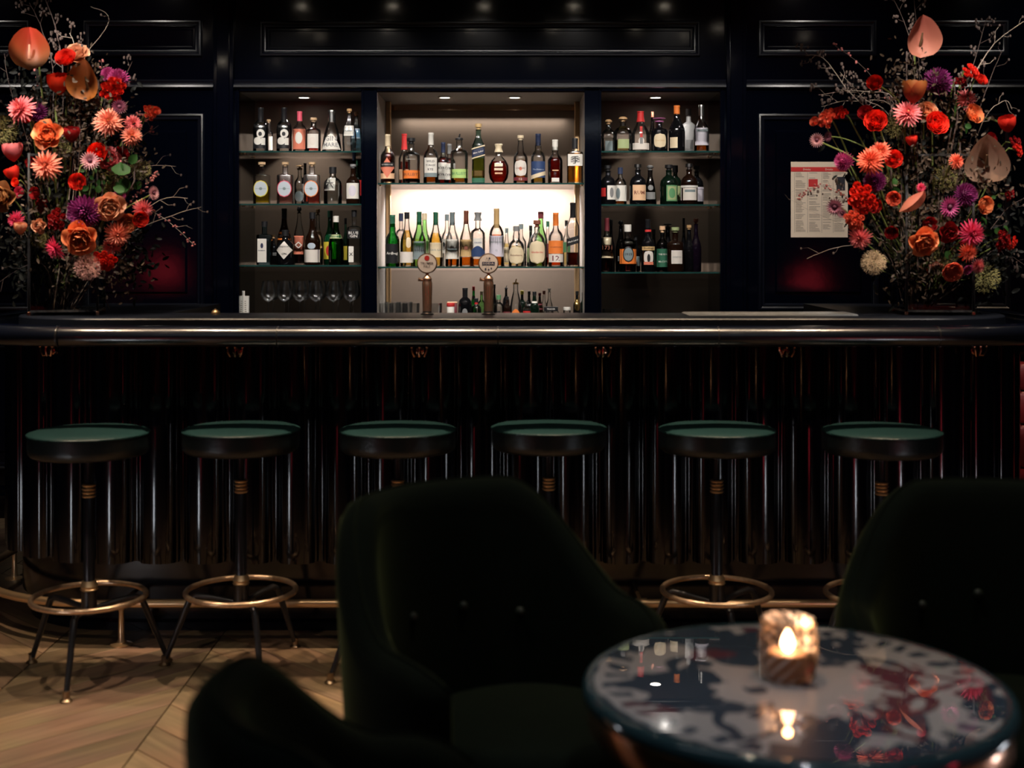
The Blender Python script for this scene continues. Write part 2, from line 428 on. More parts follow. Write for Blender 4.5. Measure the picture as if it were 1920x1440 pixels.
for i, py, l in ((0, 283, 'upper glass shelf of the left niche, holding clear gin bottles'), (0, 382, 'middle glass shelf of the left niche, under the three pastel disc-label bottles'),
                 (0, 497, 'lowest glass shelf of the left niche, just above the wine glasses'), (1, 343, 'upper glass shelf of the bright middle niche'),
                 (1, 500, 'lower glass shelf of the bright middle niche, behind the beer taps'), (2, 283, 'upper glass shelf of the right niche, holding tequila bottles'),
                 (2, 383, 'middle glass shelf of the right niche, holding dark rum bottles'), (2, 510, 'lowest glass shelf of the right niche')):
    shelf(i, py, l)
# recessed niche lamps
EM = pm('lamp_lens', (1, .97, .9), .4, emis=((1, .93, .82), 14))
for px, l in ((570, 'recessed round downlight in the left niche ceiling'), (834, 'left recessed downlight of the middle niche ceiling'),
              (965, 'right recessed downlight of the middle niche ceiling'), (1229, 'recessed round downlight in the right niche ceiling')):
    p = P(px, 183, 7.22)
    t = thing('downlight', (p.x, 7.22, NICHE_Z-.010), l, 'light')
    build('trim_ring', MB().tube([(.034*math.cos(a*PI/10), .034*math.sin(a*PI/10), 0) for a in range(20)], .005, 6, True), pm('nickel', (.5, .48, .45), .25, 1), t)
    build('lens', MB().lathe([(.028, .004), (.028, -.001), (.02, -.003)], 20), EM, t)
# ceiling lamps over the bar, flowers, stools and lounge, plus added bench and panel ones
k = 0; lastrow = ''
EM2 = pm('ceiling_lamp_lens', (1, .9, .75), .4, emis=((1, .85, .65), 30))
for x, y in [(x, 5.35) for x in BAR_SPOTS]+[(-2.35, 4.15), (-1.45, 4.15), (1.3, 4.15), (2.2, 4.15)]+[(-2.1+i*.6, 4.5) for i in range(7)]+[(2.9, 6.1)]+[(x, 6.25) for x in (-3.0, -2.0, 1.65, 2.7)]+[(-2.0, 2.9), (-.9, 2.9), (.2, 2.9), (1.3, 2.9)]:
    row = {5.35: 'over the bar counter', 4.15: 'aimed at the bouquets', 4.5: 'over the bar stools', 2.9: 'over the lounge', 6.1: 'added to light the red bench', 6.25: 'added to graze the side wall panels'}[y]; k = k+1 if row == lastrow else 1; lastrow = row
    t = thing('ceiling_downlight', (x, y, CEIL), '%s recessed ceiling downlight %s' % (['first', 'second', 'third', 'fourth', 'fifth', 'sixth', 'seventh'][k-1], row), 'light', 'downlights recessed in the ceiling')
    build('trim_ring', MB().tube([(.042*math.cos(a*PI/8), .042*math.sin(a*PI/8), -.004) for a in range(16)], .007, 6, True), BLACKM, t)
    build('lens', MB().lathe([(.035, -.001), (.03, -.004)], 14), EM2, t)

# menu sheet on the right panel
mx0, mx1, mz0, mz1 = wx(1484, 6.97), wx(1591, 6.97), wz(445, 6.97), wz(303, 6.97)
menu = thing('menu_sheet', ((mx0+mx1)/2, DF-.013, mz0), 'cream printed drinks list with a red heading pinned to the dark right-hand wall panel', 'poster')
cx = (mx0+mx1)/2; W_ = (mx1-mx0); H_ = mz1-mz0
PAPER = pm('cream_paper', (.80, .66, .52), .8)
build('paper', MB().box(-W_/2, W_/2, -.003, 0, 0, H_), PAPER, menu, smooth=False)
RED = pm('print_red', (.62, .03, .03), .6); GREY = pm('print_grey', (.22, .18, .15), .8); BLK = pm('print_black', (.02, .02, .03), .7)
build('heading_band', MB().box(-W_/2, W_/2, -.0045, -.003, H_*.87, H_*.93), RED, menu, smooth=False)
flat_text('lettering', 'Drinks', PAPER, menu, (-W_*.22, -.0052, H_*.90), W_*.13); flat_text('lettering', 'Drinks', PAPER, menu, (W_*.17, -.0052, H_*.90), W_*.13)
build('red_box', MB().box(-W_*.19, -W_*.03, -.0045, -.003, H_*.67, H_*.77), RED, menu, smooth=False)
build('dark_box', MB().box(W_*.30, W_*.45, -.0045, -.003, H_*.62, H_*.80), BLK, menu, smooth=False)
mb = MB()
for x in (-.44, -.21, .04, .24): mb.box(W_*x, W_*x+.0012, -.004, -.003, H_*.06, H_*.86)
for r in range(46):
    z = H_*(.85-r*.0172)
    for c0, c1 in ((-.42, -.24), (-.18, .02), (.06, .22), (.26, .46)):
        if R.random() < .82 and not (c0 == -.18 and .66 < z/H_ < .78) and not (c0 == .26 and .6 < z/H_ < .82):
            mb.box(W_*c0, W_*(c0+(c1-c0)*R.uniform(.5, 1)), -.0038, -.003, z, z+.0022)
o = build('print_lines', mb, GREY, menu, smooth=False); o['kind'] = 'stuff'

# ================================================================== BAR COUNTER
def outline(off, W=2.01, Df=4.87, Rr=.5, yb=6.05, n=12):
    """plan path from back left, round both front corners, to back right: list of (point, normal, arclength)"""
    pts = []; s = 0; ccx = W-Rr; ccy = Df+Rr; r = Rr+off
    raw = [((-W-off, yb), (-1, 0)), ((-W-off, ccy), (-1, 0))]
    for i in range(1, n+1):
        a = PI+(PI/2)*i/n; raw.append(((-ccx+r*math.cos(a), ccy+r*math.sin(a)), (math.cos(a), math.sin(a))))
    for i in range(0, n+1):
        a = 1.5*PI+(PI/2)*i/n; raw.append(((ccx+r*math.cos(a), ccy+r*math.sin(a)), (math.cos(a), math.sin(a))))
    raw.append(((W+off, yb), (1, 0)))
    return raw
def out_at(s):
    """point and normal of the fluted face at arclength s measured from the front centre (positive to the right)"""
    W, Df, Rr = 2.01, 4.87, .5; L0 = W-Rr; L1 = Rr*PI/2; sg = 1 if s >= 0 else -1; a = abs(s)
    if a <= L0: p, n = (a, Df), (0, -1)
    elif a <= L0+L1:
        t = (a-L0)/Rr; n = (math.sin(t), -math.cos(t)); p = (L0+Rr*n[0], Df+Rr+Rr*n[1])
    else: p, n = (W, Df+Rr+(a-L0-L1)), (1, 0)
    return (p[0]*sg, p[1]), (n[0]*sg, n[1])
bar = thing('bar_counter', (0, 4.87, 0), 'long navy black lacquered bar counter with fluted front, rounded ends and padded-looking rail', 'bar')
B0 = Vector((0, -4.87, 0))
def bb(name, mb, mat, **k):
    mb.xf(Matrix.Translation(B0)); return build(name, mb, mat, bar, **k)
def inset_ring(off, z0, z1, inner, name, mat, prof=None, W=2.01, Df=4.87, Rr=.5, yb=6.05, **k):
    o = outline(off, W, Df, Rr, yb); i = outline(inner, W, Df, Rr, yb)
    po = [p for p, n in o]; pi = [p for p, n in i]
    pts = po+pi[::-1]
    mb = MB(); n = len(pts); m = len(po)
    for z in (z0, z1):
        for p in pts: mb.vert((*p, z))
    for a in range(n): b = (a+1) % n; mb.face(a, b, n+b, n+a)
    for a in range(m-1):
        mb.face(a, a+1, n-2-a, n-1-a); mb.face(n+a, n+n-1-a, n+n-2-a, n+a+1)
    return bb(name, mb, mat, **k)
inset_ring(-.03, .10, 1.09, -.12, 'carcass', LACB)
inset_ring(-.085, 0, .27, -.16, 'plinth', LACB, ang=30)
inset_ring(-.075, .235, .255, -.10, 'plinth_bead', LACB, ang=30)
inset_ring(-.06, 0.0, .03, -.10, 'plinth_foot', LACB, ang=30)
PW = .1722
def flute(s0):
    prof = []
    lobe = .130; fil = .005
    for i in range(13):
        a = PI*i/12; prof.append((fil/2+lobe/2-math.cos(a)*lobe/2, math.sin(a)*.036+.004))
    prof.append((fil/2+lobe+.004, .001))
    x0 = fil/2+lobe+.008; cw = PW-x0-.002
    for i in range(7):
        a = PI*i/6; prof.append((x0+cw/2-math.cos(a)*cw/2, .001-math.sin(a)*.012))
    prof.append((PW, .001))
    mb = MB(); L = []
    for z in (.272, 1.092):
        lp = []
        for u, d in prof:
            p, n = out_at(s0+u); lp.append((p[0]+n[0]*d, p[1]+n[1]*d, z))
        for u in (PW, 0):
            p, n = out_at(s0+u); lp.append((p[0]-n[0]*.028, p[1]-n[1]*.028, z))
        L.append(lp)
    mb.loops(L); return mb
k0 = -18
for k in range(-17, 17):
    s0 = .059-PW/2+.02+k*PW
    if abs(s0+PW/2) > 1.55+.785+.62: continue
    bb('fluted_panel', flute(s0), LACB, ang=50)
# armrest: flat ledge plus round nosing
inset_ring(.20, 1.09, 1.135, -.14, 'armrest_ledge', LACB, ang=30)
def nose(off, z, r, name, mat, seg=14, joints=False):
    o = outline(off, n=16); pts = []
    for p, n in o: pts.append((*p, z))
    return bb(name, MB().tube(pts, r, seg), mat)
nose(.205, 1.125, .036, 'armrest_nosing', pm('satin_lacquer', (.004, .006, .013), .24, spec=.9, coat=.3))
nose(.165, 1.155, .008, 'armrest_bead', LACB, 8)
for x in [-1.62+i*.785 for i in range(5)]:
    bb('nosing_joint', MB().tube([(x-.0025, 4.665, 1.125), (x+.0025, 4.665, 1.125)], .0372, 14), BLACKM)
# main top slab (U shaped, rounded front corners), with chamfered nose
TW, TF, TR = 1.93, 4.80, .38
def top_ring(off, z): return [(*p, z) for p, n in outline(off, TW, TF, TR, 6.05)]
inner = [(-TW+.58, 6.05), (-TW+.58, 5.20), (TW-.58, 5.20), (TW-.58, 6.05)]
mb = MB(); rings = [(-.02, 1.135), (0, 1.14), (0, 1.178), (-.004, 1.1825), (-.009, 1.184)]
L = [top_ring(o, z) for o, z in rings]; n = len(L[0])
for lp in L:
    for p in lp: mb.vert(p)
for k in range(len(L)-1):
    for i in range(n-1): mb.face(k*n+i, k*n+i+1, (k+1)*n+i+1, (k+1)*n+i)
b = len(mb.v)
for z in (1.135, 1.184):
    for p in inner: mb.vert((*p, z))
t = (len(L)-1)*n
mb.face(*[t+i for i in range(n)], b+7, b+6, b+5, b+4)
mb.face(*[i for i in range(n)][::-1], b+0, b+1, b+2, b+3)
for i in range(3): mb.face(b+i, b+i+1, b+4+i+1, b+4+i)
bb('counter_top', mb, pm('counter_black', (.005, .006, .009), .34, spec=.16), ang=30, fix=False)
bb('back_apron', MB().box(-TW+.5, TW-.5, 5.16, 5.20, .1, 1.135), LACB, smooth=False)
# brass foot rail
rail = thing('foot_rail', (0, 4.75, 0), 'polished brass foot rail on posts running along the base of the bar', 'rail')
RP = [(p[0], p[1]-4.75, .15) for p, n in outline(.12, 2.01, 4.87, .5, 6.0, 14)]
build('rail_tube', MB().tube(RP, .016, 12), BRASS, rail)
for x in (-1.42, -.47, .47, 1.42):
    build('rail_post', MB().lathe([(.04, 0), (.04, .004), (.018, .010), (.012, .02), (.009, .12), (.012, .132), (.012, .14)], 14, (x, 0, 0)), BRASS, rail)
    build('bracket', MB().tube([(x, .0, .15), (x, .12, .15), (x, .205, .15)], .007, 8), BRASS, rail)
    build('ferrule', MB().tube([(x-.02, 0, .15), (x+.02, 0, .15)], .0195, 12), BRASS, rail)
for x, y in ((-2.17, 5.7), (2.17, 5.7)):
    build('rail_post', MB().lathe([(.04, 0), (.04, .004), (.018, .010), (.012, .02), (.009, .12), (.012, .132), (.012, .14)], 14, (x, y-4.75, 0)), BRASS, rail)
# bag hooks
def hook():
    t = thing('bag_hook', (0, 0, 0), '', 'hook')
    build('back_plate', MB().lathe([(.016, 0), (.016, .004), (.010, .007)], 12).xf(Matrix.Rotation(PI/2, 4, 'X')), COPPER, t)
    for sx in (-1, 0, 1):
        pts = [(0, -.004, 0), (sx*.008, -.016, -.014), (sx*.018, -.03, -.016), (sx*.026, -.036, .002), (sx*.028, -.034, .016)]
        build('prong', MB().tube(pts, [.0045, .0045, .004, .004, .003], 8), COPPER, t)
        build('tip_ball', MB().sphere((sx*.028, -.034, .018), .0055, 8, 6), COPPER, t)
    return t
hk = hook()
for i, (px, l) in enumerate(((120, 'copper bag hook under the bar rail, above the leftmost stool'), (443, 'copper bag hook under the bar rail, above the second stool from the left'),
        (787, 'copper bag hook under the bar rail, right of the third stool from the left'), (1130, 'copper bag hook under the bar rail, right above the fourth stool from the left'),
        (1473, 'copper bag hook under the bar rail, between the two rightmost stools'), (1805, 'copper bag hook under the bar rail at its rounded right end'))):
    o = hk if i == 0 else copy_tree(hk)
    s = (px-960)*4.82/F
    if i in (0, 5): s *= 1.03
    p, n = out_at(s); o.location = (p[0]+n[0]*.040, p[1]+n[1]*.040, 1.06); o.rotation_euler = (0, 0, math.atan2(n[0], -n[1])); o['label'] = l; o['group'] = 'copper bag hooks under the bar rail'

# ================================================================== STOOLS
def stool():
    t = thing('bar_stool', (0, 0, 0), '', 'stool')
    r = .199
    build('seat', MB().lathe([(r-.012, .745), (r-.002, .755), (r, .775), (r-.001, .815)], 48, cap1=False), LEATHS, t, ang=50)
    build('cushion_top', MB().lathe([(r-.003, .812), (r-.004, .820), (r-.02, .826), (r-.06, .829), (r-.12, .832), (.02, .834)], 48, cap0=False), LEATH, t, ang=60)
    build('piping', MB().tube([((r-.001)*math.cos(a*PI/24), (r-.001)*math.sin(a*PI/24), .816) for a in range(48)], .0042, 6, True), LEATH, t)
    build('seat_plate', MB().lathe([(.12, .735), (.12, .745)], 24), BLACKM, t)
    build('column', MB().lathe([(.022, .24), (.019, .26), (.019, .60), (.012, .61), (.012, .738)], 16), BLACKM, t)
    mb = MB()
    for k in range(4): mb.lathe([(.021, .60+k*.012), (.024, .604+k*.012), (.021, .608+k*.012)], 16)
    build('collar', mb, BRASS, t)
    build('hub_collar', MB().lathe([(.026, .285), (.03, .289), (.026, .293), (.030, .300), (.026, .308), (.022, .318)], 18), BRASS, t)
    build('hub', MB().lathe([(.024, .205), (.026, .215), (.026, .285)], 16), BLACKM, t)
    build('foot_ring', MB().tube([(.186*math.cos(a*PI/28), .186*math.sin(a*PI/28), .262) for a in range(56)], .0095, 10, True), pm('worn_brass', (.78, .52, .34), .30, .85, bump=(60, .15), var=.35), t)
    for k in range(3):
        a = -PI/2+k*2*PI/3; c, s = math.cos(a), math.sin(a)
        rz = [(.02, .222), (.10, .236), (.155, .242), (.178, .232), (.192, .20), (.232, .10), (.266, .02)]
        l = build('leg', MB().tube([(q*c, q*s, z) for q, z in rz], [.010, .0105, .011, .0115, .0115, .010, .009], 10), BLACKM, t)
        build('foot', MB().lathe([(.019, 0), (.02, .004), (.012, .010), (.011, .030), (.012, .034)], 12, (.268*c, .268*s, 0)), pm('aged_brass', (.32, .24, .16), .35, 1), l)
    return t
st = stool()
SL = ['leftmost green leather bar stool, in front of the bar\'s rounded left end', 'second bar stool from the left, all of its brass ring in view',
      'third bar stool from the left, its base hidden by the velvet armchair', 'fourth bar stool from the left, behind the top of the armchair back',
      'fifth bar stool from the left, its foot ring showing beyond the table', 'rightmost bar stool, half hidden behind the right-hand armchair']
for i, (px, py, D, rz, tx, ty) in enumerate(((167, 806, 4.42, .05, -.03, .035), (452, 806, 4.5, 2.55, .0, .02), (746, 805, 4.5, 1.2, 0, 0), (1029, 805, 4.55, .3, 0, 0), (1344, 808, 4.5, 2.2, 0, -.01), (1653, 806, 4.46, .9, .0, -.03))):
    o = st if i == 0 else copy_tree(st)
    o.location = (wx(px, D), D, 0); o.rotation_euler = (0, 0, rz); o['label'] = SL[i]; o['group'] = 'green leather bar stools along the bar'

# ================================================================== BOTTLES
SHP = {  # (z, r) fractions for body below the cap; last number pair is the neck top; n = cross-section exponent, d = depth ratio
 'std':   ([(0, .9), (.015, 1), (.52, 1), (.58, .95), (.63, .78), (.67, .52), (.71, .40), (.76, .35), (.90, .33)], 2, 1),
 'slope': ([(0, .9), (.015, 1), (.42, 1), (.50, .93), (.58, .75), (.66, .52), (.74, .40), (.90, .32)], 2, 1),
 'bulb':  ([(0, .9), (.015, 1), (.50, 1), (.56, .93), (.61, .75), (.65, .52), (.69, .44), (.74, .46), (.79, .40), (.90, .33)], 2, 1),
 'should': ([(0, .9), (.015, 1), (.60, 1), (.65, .92), (.68, .65), (.70, .42), (.72, .36), (.88, .35)], 2, 1),
 'squat': ([(0, .92), (.02, 1), (.50, 1), (.60, .93), (.67, .70), (.71, .45), (.74, .33), (.86, .33)], 2, 1),
 'cone':  ([(0, .95), (.015, 1), (.10, 1), (.35, .86), (.55, .64), (.66, .46), (.70, .38), (.88, .36)], 2, 1),
 'square': ([(0, .95), (.012, 1), (.66, 1), (.69, .94), (.705, .6), (.715, .36), (.73, .33), (.90, .33)], 6, .8),
 'tall':  ([(0, .9), (.012, 1), (.45, 1), (.54, .82), (.62, .55), (.70, .40), (.90, .33)], 2, 1),
 'sqtall': ([(0, .98), (.012, 1), (.55, 1), (.64, .96), (.70, .72), (.76, .50), (.82, .40), (.90, .38)], 5, .9),
 'round': ([(0, .55), (.015, .60), (.12, .88), (.28, 1), (.45, .97), (.58, .72), (.66, .42), (.70, .28), (.84, .27)], 2, .6),
 'taper': ([(0, .9), (.012, .92), (.30, 1), (.45, .95), (.58, .72), (.70, .45), (.80, .32), (.90, .28)], 4, .8),
 'wax':   ([(0, .9), (.015, 1), (.50, 1), (.58, .8), (.64, .5), (.68, .42), (.88, .36)], 2, 1),
}
GC = glassm('clear_glass', (.975, .985, .98), .50, .10, .06)
GT = {'clear': GC, 'green': glassm('green_glass', (.10, .55, .18), .35, .05), 'ltgreen': glassm('pale_green_glass', (.55, .88, .50), .4, .05),
      'dkgreen': pm('dark_green_glass', (.003, .009, .005), .07), 'black': pm('black_glass', (.004, .004, .005), .07), 'blue': glassm('blue_glass', (.55, .78, .90), .45, .05),
      'smoke': glassm('smoked_glass', (.35, .35, .38), .4, .05), 'brown': pm('brown_glass', (.010, .004, .002), .07), 'frost': glassm('frosted_glass', (.88, .80, .78), .6, .3, .10),
      'teal': glassm('teal_glass', (.45, .65, .58), .45, .05), 'ceramic': pm('white_ceramic', (.42, .42, .42), .4), 'purple': pm('plum_glass', (.006, .003, .008), .08),
      'emer': pm('emerald_glass', (.004, .05, .018), .06)}
LQ = {k: glassm('liquid_'+k, c, .8, .03, .02) for k, c in {
 'amber': (.88, .42, .10), 'gold': (.98, .78, .30), 'pale': (.99, .92, .60), 'red': (.62, .09, .02), 'dark': (.22, .06, .02), 'orange': (1, .28, .03), 'pink': (.90, .60, .55),
 'yellow': (.95, .85, .15), 'clear': (.93, .95, .95), 'rose': (.9, .25, .2), 'honey': (.85, .55, .20)}.items()}
LQ['orange'] = pm('liquid_orange', (.85, .16, .01), .3); LQ['pink'] = pm('liquid_pink', (.62, .33, .29), .35)
CC = dict(black=(.01, .01, .012), cork=(.62, .42, .24), wood=(.50, .30, .14), pink=(.75, .10, .16), silver=(.6, .6, .6), red=(.55, .02, .02), white=(.75, .72, .66), cream=(.75, .62, .42),
          tan=(.60, .40, .18), brown=(.22, .07, .04), orange=(.80, .20, .03), gold=(.65, .42, .15), grey=(.22, .22, .22), blue=(.03, .06, .18), green=(.03, .14, .08), purple=(.30, .08, .20), navy=(.015, .025, .07),
          maroon=(.16, .02, .03), yellow=(.75, .60, .05), palegreen=(.35, .42, .20), lilac=(.62, .58, .66), paper=(.72, .66, .60), peach=(.80, .50, .30), slate=(.20, .25, .26), pale=(.50, .56, .62), lime=(.42, .62, .20), skyb=(.45, .52, .60), coral=(.70, .2, .12), leaf=(.10, .28, .12), dkblue=(.03, .06, .16))
def cm(n, rough=.45): return pm('finish_'+n, CC[n], .25 if n in ('silver', 'gold') else rough, 1 if n in ('silver', 'gold') else 0)
def bottle(nm, x, top, wpx, zb, D, shape, glass, liq, fill, cap, labels, label, rz=0, capk='cyl', group=None):
    w = wpx*D/F/2; ztop = H-(top-Y0)*D/F; h = ztop-zb
    prof, n, dep = SHP[shape]; X = (x-960)*D/F
    t = thing(nm, (X, D, zb), label, 'bottle', group, rz)
    pr = [(r*w, z*h) for z, r in prof]
    seg = 24 if wpx > 19 else 16
    opaque = glass in ('dkgreen', 'black', 'brown', 'ceramic', 'purple', 'emer')
    build('glass_body', MB().lathe(pr+[(pr[-1][0]*.9, pr[-1][1]+.0008)], seg, sx=1, sy=dep, n=n, ph=PI/seg), GT[glass], t, ang=45)
    nr, nz = pr[-1]
    if not opaque and liq and fill > 0:
        lp = []
        for (r, z) in pr:
            if z > fill*h: break
            lp.append((r*.93, max(z, .006)+.0015))
        def rat(z):
            for (a, b) in zip(pr, pr[1:]):
                if a[1] <= z <= b[1]: return a[0]+(b[0]-a[0])*(z-a[1])/(b[1]-a[1])
            return pr[-1][0]
        lp.append((rat(fill*h)*.93, fill*h))
        build('liquid', MB().lathe(lp, seg, sx=1, sy=dep, n=n, ph=PI/seg), LQ[liq], t, ang=45)
    # stopper / cap
    ch = h-nz; cr = nr*1.22
    if cap:
        c = MB()
        if capk == 'cyl': c.lathe([(cr, -ch*.25), (cr, ch*.96), (cr*.9, ch)], 16, (0, 0, nz)); 
        elif capk == 'cork': c.lathe([(nr*.8, -.002), (nr*.8, ch*.35), (nr*1.35, ch*.4), (nr*1.35, ch*.97), (nr*1.2, ch)], 16, (0, 0, nz))
        elif capk == 'ball': c.lathe([(nr*.8, -.002), (nr*.7, ch*.2), (nr*1.5, ch*.5), (nr*1.45, ch*.75), (nr*.8, ch), ], 16, (0, 0, nz))
        elif capk == 'mush': c.lathe([(nr*1.5, -ch*.1), (nr*1.5, ch*.25), (nr*.5, ch*.4), (nr*.5, ch*.6), (nr*2.2, ch*.72), (nr*2.0, ch*.92), (nr*.8, ch)], 18, (0, 0, nz))
        elif capk == 'flare': c.lathe([(nr*1.6, -ch*.3), (nr*1.1, ch*.4), (nr*1.5, ch*.9), (nr*1.3, ch)], 10, (0, 0, nz))
        elif capk == 'wax': c.lathe([(nr*1.5, -ch*1.6), (nr*1.2, -ch*.6), (nr*1.15, ch*.7), (nr*1.3, ch*.75), (nr*1.25, ch)], 16, (0, 0, nz))
        elif capk == 'sleeve': c.lathe([(nr*1.15, -ch*1.4), (nr*1.12, ch*.6), (nr*1.2, ch*.65), (nr*1.15, ch)], 16, (0, 0, nz))
        elif capk == 'pour':
            c.lathe([(nr*1.3, -.001), (nr*1.3, ch*.25), (nr*.7, ch*.35)], 14, (0, 0, nz))
            s = c.tube([(0, 0, nz+ch*.3), (.001, 0, nz+ch*.6), (.004, -.002, nz+ch)], [nr*.35, nr*.28, nr*.2], 8)
        build('cap' if capk != 'pour' else 'pourer', c, cm(cap), t)
        if capk in ('cork', 'mush', 'ball') : build('neck_ring', MB().tube([(nr*1.12*math.cos(a*PI/6), nr*1.12*math.sin(a*PI/6), nz-.003) for a in range(12)], .0018, 5, True), GC if not opaque else GT[glass], t)
    # labels
    def surf(u, z, eps):
        for (a, b) in zip(pr, pr[1:]):
            if a[1] <= z <= b[1]: r = a[0]+(b[0]-a[0])*(z-a[1])/max(1e-6, b[1]-a[1]); break
        else: r = pr[-1][0]
        u = max(-.985, min(.985, u*w/max(r, .25*w)))
        y = -dep*(1-abs(u)**n)**(1/n)
        if n != 2: y = max(y, -dep*.985) if False else y
        return (u*r*1.0+u*eps, y*r-eps, z)
    for li_, L in enumerate(labels):
        ep = .0007+.0005*li_
        kind, z0, z1, hw, col = L[:5]; txt = L[5] if len(L) > 5 else None; u0 = L[7] if len(L) > 7 else 0
        mb = MB(); NR, NC = (2, 9) if kind == 'rect' else (15, 11)
        for i in range(NR):
            tt = i/(NR-1); z = (z0+(z1-z0)*tt)*h; q = 2*tt-1
            k = {'rect': 1, 'disc': math.sqrt(max(0, 1-q*q))+.001, 'diam': 1-abs(q)+.001, 'hill': (1-tt)**.55*.97+.03, 'oval': max(0, 1-abs(q)**3)**(1/3)+.001, 'diag': 1, 'wave': 1}[kind]
            for j in range(NC):
                v = 2*j/(NC-1)-1; zz = z
                if kind == 'diag': zz = z+.30*w*v
                if kind == 'wave': zz = z+(.10*h*math.cos(v*PI/2) if i else 0)
                mb.vert(surf(u0+v*hw*k, zz, ep))
        for i in range(NR-1):
            for j in range(NC-1): mb.face(i*NC+j, i*NC+j+1, (i+1)*NC+j+1, (i+1)*NC+j)
        lo = build('label', mb, cm(col, .65), t, fix=False)
        if txt:
            tc = L[6]; lines = txt.split('|'); zc0 = (z0+z1)/2*h; hh = (z1-z0)*h
            thm = min(min(hw*w*1.55/text_polys(q)[2], hh*.62/len(lines)) for q in lines)
            for li, ln in enumerate(lines):
                vs, fs, asp = text_polys(ln)
                if not fs: continue
                th = min(thm*1.25, hw*w*1.55/asp); tw = th*asp; th = min(th, hh*.66/len(lines))
                zc = zc0+((len(lines)-1)/2-li)*hh*.8/len(lines)
                m2 = MB()
                for vx, vy in vs:
                    ux = vx/asp*tw/w; m2.vert(surf(u0+ux, zc+vy*th+(ux*.30*w if kind == 'diag' else 0), ep+.0006))
                for f in fs: m2.face(*f)
                build('lettering', m2, cm(tc, .6), lo, smooth=False, fix=False)
    return t
FR, BK = 7.085, 7.25
def B(i, sh, x, top, w, row, *a, **k):
    zb = SH[(i, sh)]+.0004 if sh else ZC+.0124
    D = {'f': FR, 'b': BK, 'c': 7.16}.get(row, row)
    return bottle('bottle', x, top, w, zb, D, *a, **k)
# --- left niche, top shelf
for x, s in ((489, 'standing nearest the mirrored side of the top left shelf'), (533, 'just left of the pink-capped bottle')):
    B(0, 283, x, 202, 29, 'f', 'squat', 'clear', 'clear', .5, 'black', [('rect', .06, .60, .80, 'black'), ('disc', .30, .50, .50, 'white', None, None, .15), ('disc', .34, .44, .22, 'black', None, None, .1), ('disc', .14, .32, .50, 'white', None, None, -.2), ('rect', .14, .30, .22, 'white', None, None, .45), ('rect', .535, .575, .55, 'silver')], 'clear black-necked bottle with white figure, '+s, capk='sleeve')
B(0, 283, 504, 224, 17, 'b', 'std', 'clear', 'clear', .5, 'cork', [('rect', .1, .5, .9, 'white')], 'small cork-stoppered bottle half hidden behind a black-necked bottle, top left shelf', capk='cork')
B(0, 283, 562, 209, 26, 'f', 'std', 'clear', 'pink', .08, 'pink', [('rect', .05, .55, .86, 'coral'), ('disc', .18, .48, .5, 'white')], 'bottle with pink cap and pink label on the top left shelf', capk='sleeve')
B(0, 283, 588, 221, 27, 'f', 'should', 'clear', 'rose', .10, 'cork', [('rect', .09, .51, .74, 'white'), ('disc', .17, .43, .42, 'paper')], 'short cork-topped bottle with square white label, right of the pink-capped one', capk='cork')
B(0, 283, 622, 207, 36, 'f', 'cone', 'clear', 'clear', .3, 'silver', [('hill', .04, .42, .95, 'white', 'GIN|MARE', 'grey')], 'conical bottle with silver cap and mountain-shaped white label', capk='sleeve')
B(0, 283, 655, 204, 26, 'f', 'taper', 'clear', 'clear', .5, 'wood', [('rect', .36, .60, .70, 'white', '—', 'slate')], 'tapering clear bottle with high white label, right end of the top left shelf', capk='cork')
B(0, 283, 668, 210, 22, 'b', 'taper', 'blue', 'clear', .5, 'wood', [('rect', .36, .60, .70, 'skyb')], 'bluish tapering bottle behind, last on the top left shelf', capk='cork')
# second shelf
for x, lq, f, dd, c in ((491, 'yellow', .42, 'yellow', 'with lemon yellow tint'), (535, 'pink', .72, 'pink', 'filled dusty pink'), (585, 'orange', .42, 'orange', 'with bright orange liquid')):
    B(0, 382, x, 304, 30, 'f', 'square', 'frost' if x > 500 else 'clear', lq, f, 'cork', [('disc', .16, .56, .88, dd), ('disc', .18, .54, .79, 'pale'), ('disc', .325, .395, .19, 'slate'), ('rect', .355, .362, .62, 'slate')], 'square-shouldered disc-label bottle '+c+', middle left shelf', capk='cork')
B(0, 382, 562, 310, 20, 'b', 'std', 'clear', 'clear', .4, 'wood', [('disc', .08, .35, .8, 'slate')], 'clear bottle with wide wooden stopper behind the orange one', capk='mush')
B(0, 382, 572, 306, 14, 'b', 'std', 'black', None, 0, 'black', [('rect', .08, .5, .8, 'white', 'G', 'black')], 'slim black bottle tucked behind the orange one', capk='sleeve')
B(0, 382, 624, 313, 34, 'f', 'squat', 'clear', 'clear', .5, 'black', [('rect', .36, .70, .60, 'white', '六', 'black', -.25)], 'squat clear bottle with white paper label bearing one brushed character, middle left shelf')
B(0, 382, 662, 308, 26, 'f', 'std', 'brown', None, 0, 'grey', [('rect', .13, .52, .86, 'white'), ('disc', .18, .47, .5, 'lilac')], 'dark brown round-shouldered bottle with white label, right end of middle left shelf', capk='cork')
B(0, 382, 664, 289, 16, 7.34, 'tall', 'smoke', 'clear', .3, 'dkblue', [('rect', .1, .4, .8, 'blue')], 'tall blue-capped bottle behind the brown one, middle left shelf')
B(0, 382, 671, 300, 15, 'b', 'std', 'dkgreen', None, 0, 'green', [('rect', .2, .55, .9, 'red')], 'green-capped bottle with red label at the far right of the middle left shelf')
